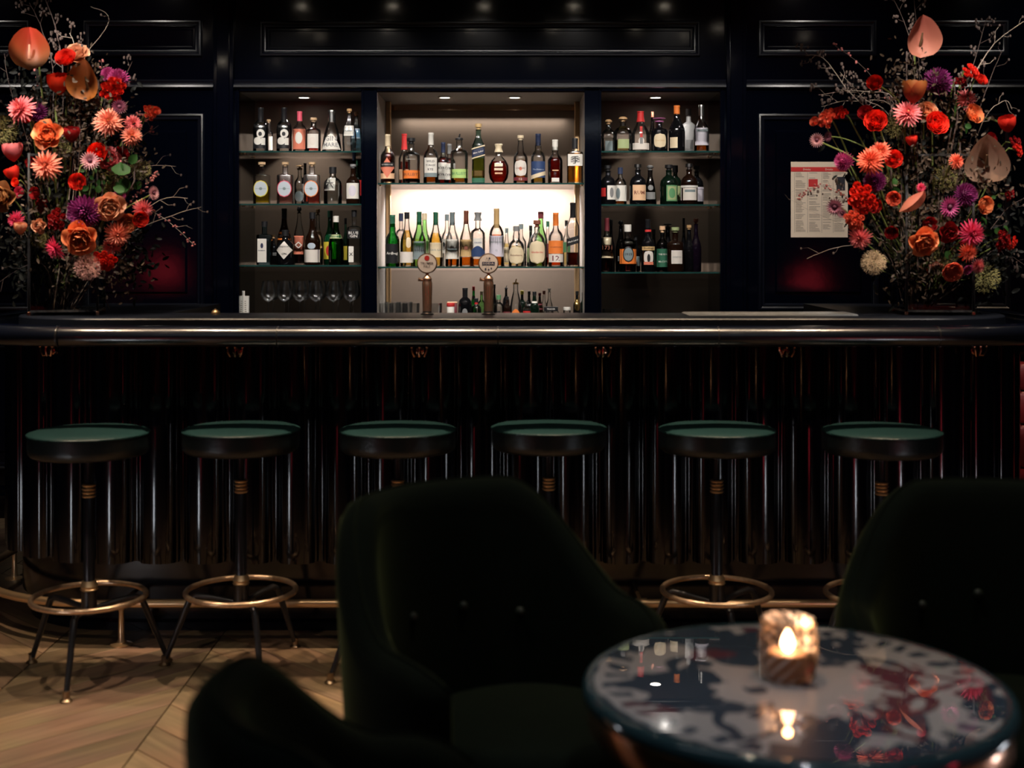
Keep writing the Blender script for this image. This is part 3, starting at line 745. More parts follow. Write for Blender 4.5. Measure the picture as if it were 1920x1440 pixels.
# third shelf
B(0, 497, 496, 415, 28, 'f', 'square', 'blue', 'clear', .6, 'black', [('rect', .06, .60, .60, 'white', 'BOMBAY', 'navy', -.2), ('disc', .38, .50, .18, 'navy', None, None, -.2)], 'pale blue square bottle with white label, lower left shelf')
B(0, 497, 513, 440, 14, 'b', 'std', 'black', None, 0, 'wood', [('rect', .3, .4, .9, 'grey')], 'small dark bottle behind the pale blue square one')
B(0, 497, 533, 391, 27, 'b', 'slope', 'brown', None, 0, 'black', [('rect', .44, .58, .95, 'orange', 'GALLIANO', 'black')], 'tall brown bottle with orange band behind the diamond-label one', capk='sleeve')
B(0, 497, 535, 431, 33, 'f', 'squat', 'black', None, 0, 'black', [('diam', .16, .68, .90, 'paper', "HENDRICK'S|GIN", 'black')], 'squat black bottle with white diamond label')
B(0, 497, 561, 388, 22, 'c', 'taper', 'clear', 'dark', .3, 'black', [('rect', .18, .50, .80, 'coral', 'O', 'paper')], 'tall clear bottle with coral red print, right of the diamond label', capk='ball')
B(0, 497, 586, 398, 29, 'f', 'tall', 'brown', None, 0, 'black', [('rect', .05, .29, .96, 'paper'), ('disc', .30, .42, .5, 'skyb')], 'dark bottle with grey-banded neck, pale seal and low white label')
B(0, 497, 596, 392, 18, 'b', 'tall', 'clear', 'clear', .3, 'wood', [('rect', .3, .6, .9, 'peach')], 'slim bottle with peach label behind the grey-necked one', capk='cork')
B(0, 497, 619, 395, 24, 'b', 'tall', 'emer', None, 0, 'green', [('rect', .1, .42, .95, 'yellow'), ('disc', .15, .36, .5, 'red')], 'tall green bottle with yellow and red label, behind the emerald one')
B(0, 497, 630, 405, 28, 'f', 'slope', 'green', 'clear', .5, 'white', [('rect', .54, .62, .88, 'palegreen', 'Tanqueray', 'green')], 'bright green bottle with narrow pale neck band, lower left shelf')
B(0, 497, 648, 409, 12, 'c', 'tall', 'dkgreen', None, 0, 'black', [('rect', .1, .4, .9, 'yellow')], 'thin dark green bottle next to the square black-and-clear one')
B(0, 497, 664, 394, 25, 'f', 'square', 'clear', 'clear', .62, 'black', [('rect', .48, .63, .92, 'black', 'BLUE|GIN', 'white'), ('rect', .05, .34, .36, 'white', 'X', 'black', -.35)], 'square clear bottle with black label reading BLUE GIN')
# --- middle niche, top shelf
B(1, 343, 727, 252, 27, 'f', 'std', 'clear', 'dark', .62, 'cream', [('rect', .09, .20, .93, 'peach'), ('diam', .10, .52, .93, 'coral'), ('rect', .33, .42, .93, 'black', 'RITTENHOUSE', 'white')], 'dark whisky with red diamond label, first on the top middle shelf', capk='sleeve')
B(1, 343, 758, 251, 22, 'b', 'wax', 'clear', 'red', .45, 'red', [('rect', .1, .3, .8, 'peach')], 'bottle with red wax neck behind the orange-label flask', capk='wax')
B(1, 343, 771, 259, 33, 'f', 'should', 'clear', 'dark', .22, 'black', [('rect', .10, .28, .98, 'orange', 'BULLEIT', 'brown'), ('rect', .52, .525, .5, 'white')], 'stout clear bottle with orange label, top middle shelf', capk='cork')
B(1, 343, 808, 249, 28, 'f', 'std', 'clear', 'amber', .50, 'white', [('rect', .20, .50, .82, 'white', 'WILD|TURKEY|RYE', 'black'), ('rect', .12, .20, .82, 'slate')], 'clear bottle with white RYE label and white neck, top middle shelf', capk='sleeve')
for x, t_, c, s in ((831, 267, 'navy', 'navy-capped'), (843, 270, 'grey', 'grey-capped')):
    B(1, 343, x, t_, 22, 'b', 'std', 'clear', 'red', .66, c, [('rect', .12, .52, .96, 'white', 'KYRÖ|KYRÖ', 'black')], s+' whisky with black letters on white, behind the lime-label bottle', capk='sleeve')
B(1, 343, 861, 251, 33, 'f', 'should', 'clear', 'honey', .18, 'black', [('rect', .10, .28, .98, 'lime', 'BULLEIT', 'leaf')], 'stout clear bottle with lime green label and metal pourer', capk='pour')
B(1, 343, 897, 232, 24, 'f', 'sqtall', 'teal', 'gold', .42, 'tan', [('diag', .46, .58, .97, 'navy', 'Blue Label', 'paper'), ('rect', .12, .21, .97, 'gold'), ('rect', .01, .085, .97, 'green'), ('diag', .43, .45, .97, 'cream'), ('diag', .59, .61, .97, 'cream')], 'tall square greenish bottle with slanted navy label, tallest on the top middle shelf', capk='cork')
B(1, 343, 935, 270, 38, 'f', 'round', 'clear', 'red', .56, 'cream', [('rect', .42, .50, .4, 'cream'), ('rect', .32, .38, .42, 'cream'), ('rect', .23, .27, .36, 'peach')], 'round bulbous decanter of red-brown whisky, top middle shelf', capk='flare')
B(1, 343, 976, 254, 27, 'f', 'bulb', 'clear', 'amber', .48, 'cream', [('oval', .14, .48, .80, 'paper', 'CHIVAS', 'brown'), ('disc', .26, .34, .2, 'coral'), ('rect', .05, .12, .9, 'maroon', '12', 'cream')], 'amber whisky with cream shield label, right of the round decanter', capk='cork')
B(1, 343, 1009, 251, 27, 'f', 'bulb', 'clear', 'gold', .2, 'navy', [('rect', .11, .44, .93, 'dkblue', 'The Deveron', 'skyb'), ('diag', .12, .20, .96, 'cream')], 'whisky with dark blue label and slanting pale sash', capk='sleeve')
B(1, 343, 1041, 262, 28, 'f', 'bulb', 'clear', 'red', .58, 'white', [('rect', .03, .12, .5, 'white'), ('rect', .28, .30, .4, 'peach')], 'dark red whisky with white neck band, second from the right on its shelf', capk='sleeve')
B(1, 343, 1078, 259, 30, 'f', 'square', 'clear', 'honey', .66, 'black', [('rect', .38, .64, .90, 'white', '季', 'black', .0)], 'square bottle of pale whisky, brushed black character on white label', capk='sleeve')
# lower shelf
B(1, 500, 736, 403, 27, 'f', 'bulb', 'green', 'gold', .2, 'green', [('rect', .06, .44, .97, 'black', 'Ardbeg', 'white')], 'vivid green bottle with black label, first on the lower middle shelf', capk='sleeve')
B(1, 500, 752, 400, 20, 'b', 'should', 'clear', 'clear', .4, 'navy', [('rect', .2, .5, .9, 'white')], 'navy-capped clear bottle behind the first two on the lower middle shelf')
B(1, 500, 763, 398, 25, 'f', 'slope', 'clear', 'gold', .66, 'black', [('oval', .34, .54, .34, 'cream', None, None, .3), ('rect', .07, .27, .96, 'paper')], 'golden whisky with small oval label above a white one')
B(1, 500, 786, 397, 26, 'f', 'slope', 'ltgreen', 'pale', .5, 'green', [('rect', .13, .46, .95, 'slate', 'CAOL ILA', 'black')], 'yellow-green whisky with slate grey label, behind the left tap badge', capk='sleeve')
B(1, 500, 796, 400, 24, 'b', 'tall', 'ltgreen', 'clear', .4, 'cream', [('rect', .2, .48, .9, 'palegreen')], 'pale green bottle with cream cap behind the slate-label whisky')
B(1, 500, 817, 398, 26, 'f', 'slope', 'clear', 'gold', .62, 'green', [('rect', .17, .44, .97, 'cream', 'CAOL ILA', 'slate')], 'golden whisky with cream label, right of the left tap badge', capk='sleeve')
B(1, 500, 838, 402, 20, 'b', 'std', 'clear', 'clear', .4, 'slate', [('rect', .25, .52, .9, 'white', 'M', 'black')], 'clear bottle with bold black letters, behind the white map-label one')
B(1, 500, 848, 398, 26, 'f', 'slope', 'clear', 'amber', .16, 'slate', [('rect', .14, .50, .93, 'white', 'TALISKER', 'slate')], 'clear bottle with white label and grey cap, between the two tap badges', capk='sleeve')
B(1, 500, 874, 395, 25, 'f', 'slope', 'clear', 'amber', .17, 'brown', [('rect', .18, .48, .97, 'gold' if False else 'tan', 'Glenmorangie', 'brown'), ('rect', .30, .36, .25, 'brown')], 'whisky with orange-tan label and brown cap, left of the soda badge', capk='sleeve')
B(1, 500, 896, 398, 27, 'f', 'should', 'clear', 'amber', .14, 'grey', [('rect', .36, .52, .6, 'white', 'OBAN', 'dkblue'), ('wave', .18, .28, .95, 'dkblue')], 'clear bottle with grey flared stopper and dark blue wave label', capk='flare')
B(1, 500, 931, 391, 28, 'f', 'squat', 'clear', 'amber', .55, 'tan', [('rect', .17, .53, .93, 'lilac', 'MACALLAN|12', 'slate')], 'tall-shouldered whisky with lilac-white label, tan neck and numeral 12', capk='sleeve')
B(1, 500, 950, 428, 15, 'b', 'slope', 'clear', 'pale', .6, 'slate', [('rect', .1, .5, .9, 'cream')], 'small pale yellow bottle right of the tan-necked whisky')
B(1, 500, 968, 424, 29, 'f', 'bulb', 'clear', 'pale', .5, 'grey', [('oval', .06, .50, .92, 'cream', 'Dalwhinnie', 'brown')], 'stout pale whisky with cream shield label and grey cap')
B(1, 500, 977, 420, 20, 'b', 'std', 'clear', 'clear', .3, 'slate', [], 'clear slate-capped bottle behind the stout pale whisky')
B(1, 500, 995, 423, 15, 'c', 'tall', 'dkgreen', None, 0, 'black', [('rect', .1, .45, .9, 'palegreen')], 'slim dark green bottle between two cream-label whiskies')
B(1, 500, 1007, 413, 30, 'f', 'squat', 'clear', 'gold', .3, 'brown', [('oval', .06, .56, .94, 'cream', 'Glenfarclas', 'red')], 'rounded whisky with cream label and red script', capk='cork')
B(1, 500, 1014, 397, 26, 'b', 'slope', 'ltgreen', 'clear', .4, 'maroon', [], 'pale green bottle with maroon cap behind the red-script whisky')
B(1, 500, 1027, 415, 15, 'b', 'tall', 'clear', 'red', .3, 'green', [('rect', .2, .5, .9, 'maroon')], 'slim green-capped bottle left of the orange-necked one')
B(1, 500, 1042, 399, 28, 'f', 'std', 'clear', 'orange', .1, 'orange', [('rect', .24, .48, .95, 'orange', 'AUCHENTOSHAN', 'maroon'), ('rect', .08, .23, .92, 'paper', '12', 'maroon')], 'whisky with orange neck and red-orange label', capk='sleeve')
B(1, 500, 1062, 413, 15, 'b', 'std', 'clear', 'pale', .3, 'black', [('rect', .3, .52, .9, 'leaf')], 'black-capped bottle with green label behind the slanted black label')
B(1, 500, 1074, 380, 24, 'f', 'sqtall', 'clear', 'dark', .22, 'black', [('diag', .34, .46, .97, 'black', 'Black Label', 'white')], 'tall square tapering whisky with slanted black label, last on the lower middle shelf', capk='sleeve')
# --- middle counter row (behind the taps)
def C(x, top, w, *a, **k):
    return bottle('bottle', x, top, w, ZC+.0124, k.pop('D', 7.12), *a, **k)
C(872, 540, 26, 'squat', 'black', None, 0, 'black', [('disc', .1, .4, .4, 'grey')], 'stout black bottle on the counter, left of the soda tap', capk='sleeve')
C(888, 537, 13, 'tall', 'green', 'clear', .4, 'red', [('rect', .62, .72, .5, 'black')], 'slim bottle with red cap on the counter, left of the soda tap', D=7.24)
C(893, 559, 19, 'squat', 'clear', 'clear', .6, 'black', [('rect', .74, .86, .4, 'red')], 'clear cut bottle with red-and-black cap on the counter')
C(903, 546, 16, 'std', 'ltgreen', 'clear', .4, 'cream', [], 'cream-capped pale green bottle beside the soda tap column', D=7.22)
C(927, 533, 11, 'tall', 'black', None, 0, 'black', [], 'tall black-capped bottle right behind the soda tap column', D=7.24)
C(935, 553, 21, 'squat', 'clear', 'clear', .6, 'leaf', [('rect', .1, .4, .3, 'black')], 'clear faceted bottle with green collar right of the soda tap')
C(949, 535, 13, 'std', 'black', None, 0, 'black', [], 'dark bottle with tall metal pourer right of the soda tap', capk='pour', D=7.2)
C(951, 556, 14, 'std', 'brown', None, 0, 'black', [('rect', .1, .4, .9, 'maroon')], 'short brown bottle in the middle of the counter row')
C(967, 523, 25, 'cone', 'clear', 'clear', .2, 'gold', [('hill', .08, .30, .9, 'orange')], 'conical clear bottle with gold neck, pourer and orange triangle label', capk='pour')
C(979, 545, 15, 'std', 'dkgreen', None, 0, 'yellow', [], 'dark green bottle with yellow cap on the counter', D=7.22)
C(988, 563, 16, 'std', 'clear', 'rose', .5, 'black', [('rect', .1, .5, .9, 'red')], 'small bright red bottle with pourer on the counter', capk='pour')
C(992, 546, 14, 'tall', 'black', None, 0, 'black', [('rect', .5, .56, .5, 'grey')], 'black bottle behind the small red one', D=7.24)
C(1002, 547, 19, 'slope', 'dkgreen', None, 0, 'black', [('rect', .62, .68, .5, 'white')], 'dark green bottle with white neck band right of the small red one')
C(1012, 549, 13, 'slope', 'brown', None, 0, 'maroon', [('rect', .4, .6, .8, 'maroon')], 'brown bottle with maroon label and cap, counter row', D=7.22)
C(1020, 545, 13, 'tall', 'clear', 'clear', .3, 'brown', [], 'slim clear bottle with brown cap, counter row', D=7.24)
C(1030, 541, 13, 'tall', 'clear', 'clear', .3, 'white', [], 'slim clear bottle with white stopper, above the flat black box', capk='cork', D=7.2)
C(1082, 546, 15, 'std', 'black', None, 0, 'black', [('oval', .35, .75, .6, 'gold')], 'black bottle with gold oval label at the right end of the counter')
C(1093, 548, 12, 'std', 'dkgreen', None, 0, 'silver', [], 'dark bottle with silver cap in the corner of the middle niche', D=7.2)
# --- right niche, top shelf
B(2, 283, 1141, 224, 27, 'b', 'squat', 'clear', 'clear', .45, 'wood', [('rect', .08, .36, .5, 'slate')], 'squat clear tequila with wooden ball stopper, first on the top right shelf', capk='ball')
B(2, 283, 1168, 219, 34, 'f', 'squat', 'clear', 'pale', .32, 'wood', [('rect', .08, .34, .6, 'honey' if False else 'palegreen')], 'squat bottle of yellow tequila with wooden ball stopper', capk='ball')
B(2, 283, 1201, 209, 33, 'f', 'slope', 'clear', 'clear', .2, 'red', [('rect', .04, .20, .92, 'paper'), ('disc', .16, .34, .32, 'paper'), ('rect', .18, .34, .16, 'grey'), ('rect', .34, .62, .14, 'red')], 'bottle with scarlet neck and ribbon and cream label', capk='wax')
B(2, 283, 1223, 210, 14, 'b', 'tall', 'smoke', 'clear', .3, 'brown', [], 'thin smoky bottle behind the scarlet ribbon one')
B(2, 283, 1236, 221, 32, 'f', 'should', 'black', None, 0, 'purple', [('oval', .10, .52, .68, 'cream', 'Don Julio', 'tan')], 'squat black bottle with cream oval label and purple mushroom stopper', capk='mush')
B(2, 283, 1269, 198, 31, 'f', 'slope', 'black', None, 0, 'orange', [('rect', .07, .30, .42, 'cream', None, None, -.45)], 'black slope-shouldered bottle with copper orange neck', capk='sleeve')
B(2, 283, 1291, 204, 25, 'b', 'should', 'ceramic', None, 0, 'grey', [('rect', .1, .3, .5, 'grey')], 'white ceramic bottle between the orange-necked and tapered ones')
B(2, 283, 1315, 197, 29, 'f', 'tall', 'clear', 'amber', .12, 'silver', [('rect', .13, .50, .86, 'lilac'), ('rect', .42, .47, .70, 'slate', 'MARTELL', 'black')], 'tapered cognac with white label and grey heading, right end of top right shelf', capk='sleeve')
# second
B(2, 383, 1140, 310, 29, 'f', 'squat', 'black', None, 0, 'black', [('rect', .12, .48, .56, 'white', None, None, .4), ('disc', .17, .43, .25, 'grey', None, None, .4), ('rect', .2, .42, .3, 'red', None, None, -.65)], 'black rum with white portrait label and red patch, middle right shelf', capk='cork')
B(2, 383, 1163, 314, 24, 'c', 'squat', 'clear', 'amber', .1, 'navy', [('rect', .10, .52, .92, 'white'), ('disc', .15, .45, .3, 'slate', None, None, -.4)], 'clear rum with white portrait label and navy cap, middle right shelf')
B(2, 383, 1196, 308, 31, 'f', 'squat', 'black', None, 0, 'silver', [('rect', .10, .48, .78, 'peach', 'RUM', 'brown', .1)], 'black rum with peach-coloured label, middle right shelf', capk='cork')
B(2, 383, 1219, 310, 24, 'c', 'cone', 'smoke', 'dark', .3, 'grey', [('rect', .14, .32, .7, 'grey'), ('disc', .36, .5, .4, 'grey')], 'smoky conical rum decanter right of the peach label', capk='ball')
B(2, 383, 1254, 309, 33, 'f', 'squat', 'dkgreen', None, 0, 'black', [('rect', .08, .48, .62, 'leaf', None, None, .25), ('rect', .11, .45, .5, 'palegreen', None, None, .25), ('disc', .15, .41, .36, 'leaf', None, None, .25)], 'dark green stout rum with framed green label', capk='cork')
B(2, 383, 1266, 310, 26, 'b', 'squat', 'dkgreen', None, 0, 'black', [('rect', .12, .48, .9, 'palegreen')], 'dark green rum standing behind the framed green label')
B(2, 383, 1292, 307, 32, 'f', 'squat', 'brown', None, 0, 'silver', [('rect', .10, .40, .97, 'paper'), ('rect', .30, .36, .6, 'slate'), ('rect', .41, .46, .97, 'white')], 'brown rum with broad white label under a white band', capk='cork')
B(2, 383, 1306, 311, 26, 'b', 'squat', 'black', None, 0, 'black', [('rect', .10, .40, .97, 'lilac'), ('rect', .41, .46, .97, 'lilac')], 'dark rum behind, last on the middle right shelf', capk='cork')
# third
B(2, 510, 1138, 409, 24, 'f', 'std', 'clear', 'dark', .5, 'maroon', [('rect', .26, .64, .95, 'cream', '1731', 'brown')], 'dark rum with tall cream label at the left end of the lower right shelf', capk='sleeve')
B(2, 510, 1146, 412, 14, 'b', 'tall', 'black', None, 0, 'black', [], 'slim black bottle behind the tall cream label')
B(2, 510, 1164, 414, 20, 'b', 'slope', 'smoke', 'dark', .3, 'black', [('rect', .2, .3, .6, 'grey')], 'smoky bottle left of the silver disc label', capk='ball')
B(2, 510, 1177, 421, 32, 'f', 'should', 'clear', 'dark', .58, 'white', [('rect', .17, .48, .95, 'orange'), ('disc', .20, .54, .62, 'silver'), ('disc', .23, .51, .52, 'slate', '1919', 'black')], 'rum with white cap, orange label and silver disc reading 1919')
B(2, 510, 1192, 442, 18, 'b', 'std', 'black', None, 0, 'black', [('rect', .15, .42, .7, 'slate')], 'short dark bottle right of the silver disc label')
B(2, 510, 1215, 411, 26, 'f', 'bulb', 'black', None, 0, 'black', [('rect', .41, .48, .9, 'tan', 'Goslings', 'black'), ('oval', .16, .40, .65, 'paper'), ('disc', .18, .34, .22, 'black'), ('rect', .135, .19, .65, 'coral'), ('rect', .76, .80, .38, 'red')], 'black bottle with red neck band and seal picture label', capk='sleeve')
B(2, 510, 1226, 430, 15, 'b', 'slope', 'smoke', 'dark', .3, 'black', [], 'small smoky bottle behind the red-banded black one')
B(2, 510, 1242, 424, 25, 'c', 'squat', 'smoke', 'dark', .3, 'peach', [('rect', .1, .5, .9, 'green', 'THE REAL|McCOY', 'white')], 'dark green label bottle reading THE REAL McCOY, lower right shelf', capk='cork')
B(2, 510, 1252, 419, 22, 'b', 'slope', 'black', None, 0, 'black', [], 'wide-capped dark bottle behind the McCOY rum', capk='mush')
B(2, 510, 1266, 426, 31, 'f', 'should', 'brown', None, 0, 'palegreen', [('rect', .18, .48, .66, 'paper', 'APPLETON', 'slate', .1)], 'brown rounded bottle with square white label and green-grey cap', capk='cork')
B(2, 510, 1282, 409, 12, 'b', 'tall', 'black', None, 0, 'black', [], 'thin tall black bottle right of the square white label', capk='sleeve')
B(2, 510, 1292, 422, 21, 'c', 'slope', 'black', None, 0, 'wood', [], 'black bottle with wooden neck, second from the right end of the lower right shelf', capk='cork')
B(2, 510, 1305, 410, 20, 'c', 'tall', 'purple', None, 0, 'brown', [], 'slender dark bottle with flat brown stopper, last on the lower right shelf', capk='cork')

# ================================================================== GLASSWARE AND COUNTER ITEMS
GW = glassm('wine_glass', (.98, .99, .99), .85, .16, .10)
def wineglass(D, top):
    t = thing('wine_glass', (0, 0, 0), '', 'glass'); h = H-(top-Y0)*D/F-(ZC+.0124); r = .042
    o = [(.036, .0005), (.036, .002), (.006, .006), (.0035, .012), (.0032, h*.46), (.006, h*.49), (.022, h*.53), (.038, h*.62), (r, h*.70), (.040, h*.80), (.031, h)]
    build('bowl', MB().lathe(o[5:], 24, cap0=True, cap1=False), GW, t, ang=60)
    build('stem', MB().lathe(o[2:6], 10), GW, t); build('base', MB().lathe(o[:3], 24), GW, t)
    return t
wg = wineglass(7.12, 527); names = ['leftmost', 'second from the left', 'third from the left', 'third from the right', 'second from the right', 'rightmost']
for i, x in enumerate((503, 533, 562, 592, 625, 657)):
    o = wg if i == 0 else copy_tree(wg); o.location = (wx(x, 7.12), 7.12, ZC+.0124); o['label'] = 'stemmed wine glass, %s of the front row under the left shelves' % names[i]; o['group'] = 'wine glasses in the left niche'
for i, x in enumerate((512, 541, 571, 600, 634, 662)):
    o = copy_tree(wg); o.location = (wx(x, 7.28), 7.28, ZC+.0124); o['label'] = 'stemmed wine glass, %s of the back row in the left niche' % names[i]; o['group'] = 'wine glasses in the left niche, back row'
def tumbler():
    t = thing('tumbler', (0, 0, 0), '', 'glass'); n = 14; mb = MB(); L = []
    for z, r, k in ((0, .034, 0), (.004, .037, .1), (.03, .038, .1), (.06, .040, .06), (.098, .041, 0)):
        L.append([(r*(1-(k*.25 if i % 2 else 0))*math.cos(2*PI*i/28), r*(1-(k*.25 if i % 2 else 0))*math.sin(2*PI*i/28), z) for i in range(28)])
    L += [[(.038*math.cos(2*PI*i/28), .038*math.sin(2*PI*i/28), .098) for i in range(28)], [(.033*math.cos(2*PI*i/28), .033*math.sin(2*PI*i/28), .012) for i in range(28)]]
    build('glass_wall', mb.loops(L), GW, t, smooth=True, ang=30); return t
tb = tumbler()
for i, (x, D, l) in enumerate(((722, 7.14, 'leftmost front cut-glass tumbler on the middle counter'), (746, 7.14, 'second front cut-glass tumbler on the middle counter'), (773, 7.14, 'cut-glass tumbler just left of the beer tap column'), (815, 7.14, 'cut-glass tumbler just right of the left tap column'),
        (735, 7.3, 'cut-glass tumbler in the second row, left'), (760, 7.3, 'cut-glass tumbler in the second row, nearest the left tap'))):
    o = tb if i == 0 else copy_tree(tb); o.location = (wx(x, D), D, ZC+.0124); o['label'] = l; o['group'] = 'cut-glass tumblers on the middle counter'
for x, l in ((1140, 'left of two small tumblers in the dark right niche'), (1159, 'right of two small tumblers in the dark right niche')):
    o = copy_tree(tb); o.scale = (.72, .72, .70); o.location = (wx(x, 7.12), 7.12, ZC+.0124); o['label'] = l; o['group'] = 'small tumblers in the right niche'
tr = thing('glass_tray', (wx(1235, 7.15), 7.15, ZC+.0124), 'low steel tray under upturned glasses in the right niche', 'tray')
build('tray_plate', MB().box(-.15, .15, -.05, .05, 0, .006, .001), cm('silver'), tr)
for i in range(9):
    o = copy_tree(tb); o.scale = (.36, .36, .42); o.location = (wx(1235, 7.15)-.128+i*.032, 7.13, ZC+.0186); o['label'] = 'small shot glass on the steel tray, %s from the left' % ['first', 'second', 'third', 'fourth', 'fifth', 'sixth', 'seventh', 'eighth', 'ninth'][i]; o['group'] = 'shot glasses on the steel tray'; 
# card holder, jars, box
c = thing('card_stand', (wx(458, 7.1), 7.1, ZC+.0124), 'small white printed card with a raised tab at the left end of the back counter', 'card')
hh = H-(555-Y0)*7.1/F-(ZC+.0124)
build('card_face', MB().box(-.024, .024, 0, .02, 0, hh), cm('white', .7), c, smooth=False)
build('tab', MB().box(-.020, .002, .004, .007, hh, hh+.028).xf(Matrix.Identity(4)), cm('white', .7), c, smooth=False)
mb = MB()
for r in range(9):
    for q in (-.016, .002): mb.box(q, q+R.uniform(.006, .012), -.001, 0, .02+r*.011, .024+r*.011)
o = build('print_lines', mb, GREY, c, smooth=False); o['kind'] = 'stuff'
j = thing('condiment_jar', (wx(845, 7.1), 7.1, ZC+.0124), 'small jar with bright red lid and white label on the back counter', 'jar')
hj = H-(568-Y0)*7.1/F-(ZC+.0124)
build('jar_body', MB().lathe([(.018, 0), (.02, .004), (.02, hj-.022), (.017, hj-.018)], 18), cm('white'), j); build('lid', MB().lathe([(.021, hj-.018), (.022, hj-.015), (.022, hj-.003), (.02, hj)], 18), cm('red'), j)
bx = thing('cardboard_box', (wx(848, 7.22), 7.22, ZC+.0124), 'small peach-topped red box behind the red-lidded jar', 'box'); hb = H-(566-Y0)*7.22/F-(ZC+.0124)
build('box_body', MB().box(-.026, .026, -.02, .02, 0, hb-.006, .001), cm('maroon'), bx); build('box_lid', MB().box(-.027, .027, -.021, .021, hb-.006, hb, .001), cm('peach'), bx)
bx = thing('flat_box', (wx(1033, 7.1), 7.1, ZC+.0124), 'flat black box with pale lettering on jars at the right of the counter', 'box'); hb = H-(575-Y0)*7.1/F-(ZC+.0124)
for x in (-.025, .025): build('jar', MB().lathe([(.016, 0), (.018, .004), (.018, hb-.028), (.016, hb-.024)], 14, (x, 0, 0)), GW, bx)
build('box_body', MB().box(-.038, .038, -.02, .02, hb-.024, hb, .001), BLACKM, bx); flat_text('lettering', 'TRADER', cm('white'), bx, (0, -.0206, hb-.012), .045)
j = thing('jar', (wx(1063, 7.1), 7.1, ZC+.0124), 'small clear jar with a white lid, right part of the middle counter', 'jar'); hj = H-(576-Y0)*7.1/F-(ZC+.0124)
build('jar_body', MB().lathe([(.018, 0), (.02, .004), (.02, hj-.020), (.018, hj-.016)], 18), GW, j); build('lid', MB().lathe([(.020, hj-.016), (.021, hj-.013), (.020, hj)], 18), cm('white'), j)

# ---- beer taps on the counter
ENAM = pm('badge_enamel', (.80, .74, .73), .3); ROSE = pm('rose_copper', (.92, .58, .42), .27, .92)
def tap(x, l):
    D = 5.06; X = wx(x, D); t = thing('beer_tap', (X, D, 1.1842), l, 'tap'); z = lambda py: wz(py, D)-1.1842
    build('base_flange', MB().lathe([(.026, 0), (.026, .004), (.019, .008), (.017, .016)], 24), BLACKM, t)
    build('column', MB().lathe([(.0165, z(590)), (.0175, z(586)), (.0185, z(560)), (.0195, z(540)), (.0195, z(530)), (.0165, z(526)), (.0185, z(523)), (.016, z(520)), (.008, z(516))], 28), ROSE, t)
    build('collar', MB().lathe([(.018, z(592)), (.0185, z(590)), (.0175, z(584))], 24), BLACKM, t)
    build('side_lever', MB().tube([(0, 0, z(525)), (-.022, -.004, z(525)), (-.034, -.006, z(523.5))], [.005, .005, .0075], 10), ROSE, t)
    build('badge_neck', MB().tube([(0, 0, z(518)), (0, 0, z(510))], .006, 10), ROSE, t)
    zc = z(494); r = .0395
    M = Matrix.Translation((0, -.004, zc)) @ Matrix.Rotation(PI/2, 4, 'X')
    build('badge_rim', MB().lathe([(r*.9, -.010), (r, -.008), (r, .006), (r*.93, .010), (r*.90, .008)], 40, cap1=True).xf(M), ROSE, t)
    f = build('badge_face', MB().lathe([(r*.90, .0082), (r*.88, .0105), (r*.5, .0112)], 40, cap0=False).xf(M), ENAM, t)
    return t, f, zc
t, f, zc = tap(801, 'left beer tap with white round badge reading TRUMER PILS')
y = -.0155
INK = pm('badge_ink', (.06, .035, .04), .5); NAVY = pm('badge_navy', (.02, .03, .10), .5)
def disc(name, c, r, mat, par, seg=20): return build(name, MB().lathe([(r, 0), (r, .0006)], seg).xf(Matrix.Translation(c) @ Matrix.Rotation(PI/2, 4, 'X')), mat, par, smooth=False)
disc('red_dot', (0, y, zc+.021), .0098, RED, f, 24)
flat_text('lettering', 'TRUMER', INK, f, (0, y-.001, zc+.0015), .051, .0078); flat_text('lettering', 'PILS', INK, f, (0, y-.001, zc-.0105), .025, .0078)
t, f, zc = tap(916, 'right tap with white round badge reading SODA on a navy band')
build('band', MB().box(-.0245, .0245, y-.0004, y+.0008, zc-.0065, zc+.0065), NAVY, f, smooth=False)
flat_text('lettering', 'SODA', ENAM, f, (0, y-.0012, zc), .042, .0085)
for dx, dz, r in ((-.006, .021, .0018), (.004, .020, .0035), (-.010, .014, .0013), (-.001, .013, .0016), (.006, .012, .001), (-.008, -.013, .0012), (.0, -.013, .001), (-.011, -.021, .0034), (.001, -.023, .003), (.011, -.018, .0026)):
    disc('bubble', (dx, y, zc+dz), r, NAVY, f, 10)
# ribbed bar mat, brass bell
m = thing('bar_mat', (wx(1445, 5.06), 5.06, 1.1842), 'long grey ribbed rubber bar mat lying on the counter, right side', 'mat')
build('mat_base', MB().box(-.33, .31, -.11, .11, 0, .004, .001), pm('grey_rubber', (.22, .23, .24), .6), m)
mb = MB()
for i in range(106): mb.box(-.325+i*.006, -.322+i*.006, -.105, .105, .004, .0065)
o = build('ribs', mb, pm('grey_rubber', (.22, .23, .24), .6), m, smooth=False); o['kind'] = 'stuff'
bl = thing('brass_bell', (wx(404, 5.1), 5.1, 1.1842), 'tiny brass service bell on the counter left of the niches', 'bell')
build('bell_dome', MB().lathe([(.017, 0), (.017, .004), (.015, .010), (.009, .016), (.004, .018), (.004, .022)], 20), pm('dull_brass', (.45, .30, .16), .4, 1), bl)
# red upholstered bench beyond the right end of the bar
rb_ = thing('red_bench', (2.735, 6.66, 0), 'dark red leather bench back with channelled cushions beyond the right end of the bar', 'bench')
for i, (z0, z1) in enumerate(((.335, .545), (.555, .715), (.725, .855))):
    build('back_cushion', MB().box(-.19, .9, -.06+.0, .10, z0, z1, .02), REDL, rb_, ang=60)
build('seat', MB().box(-.19, .9, -.5, .04, .20, .325, .03), REDL, rb_, ang=60)
build('plinth', MB().box(-.15, .86, -.45, .10, 0, .20), BLACKM, rb_, smooth=False)

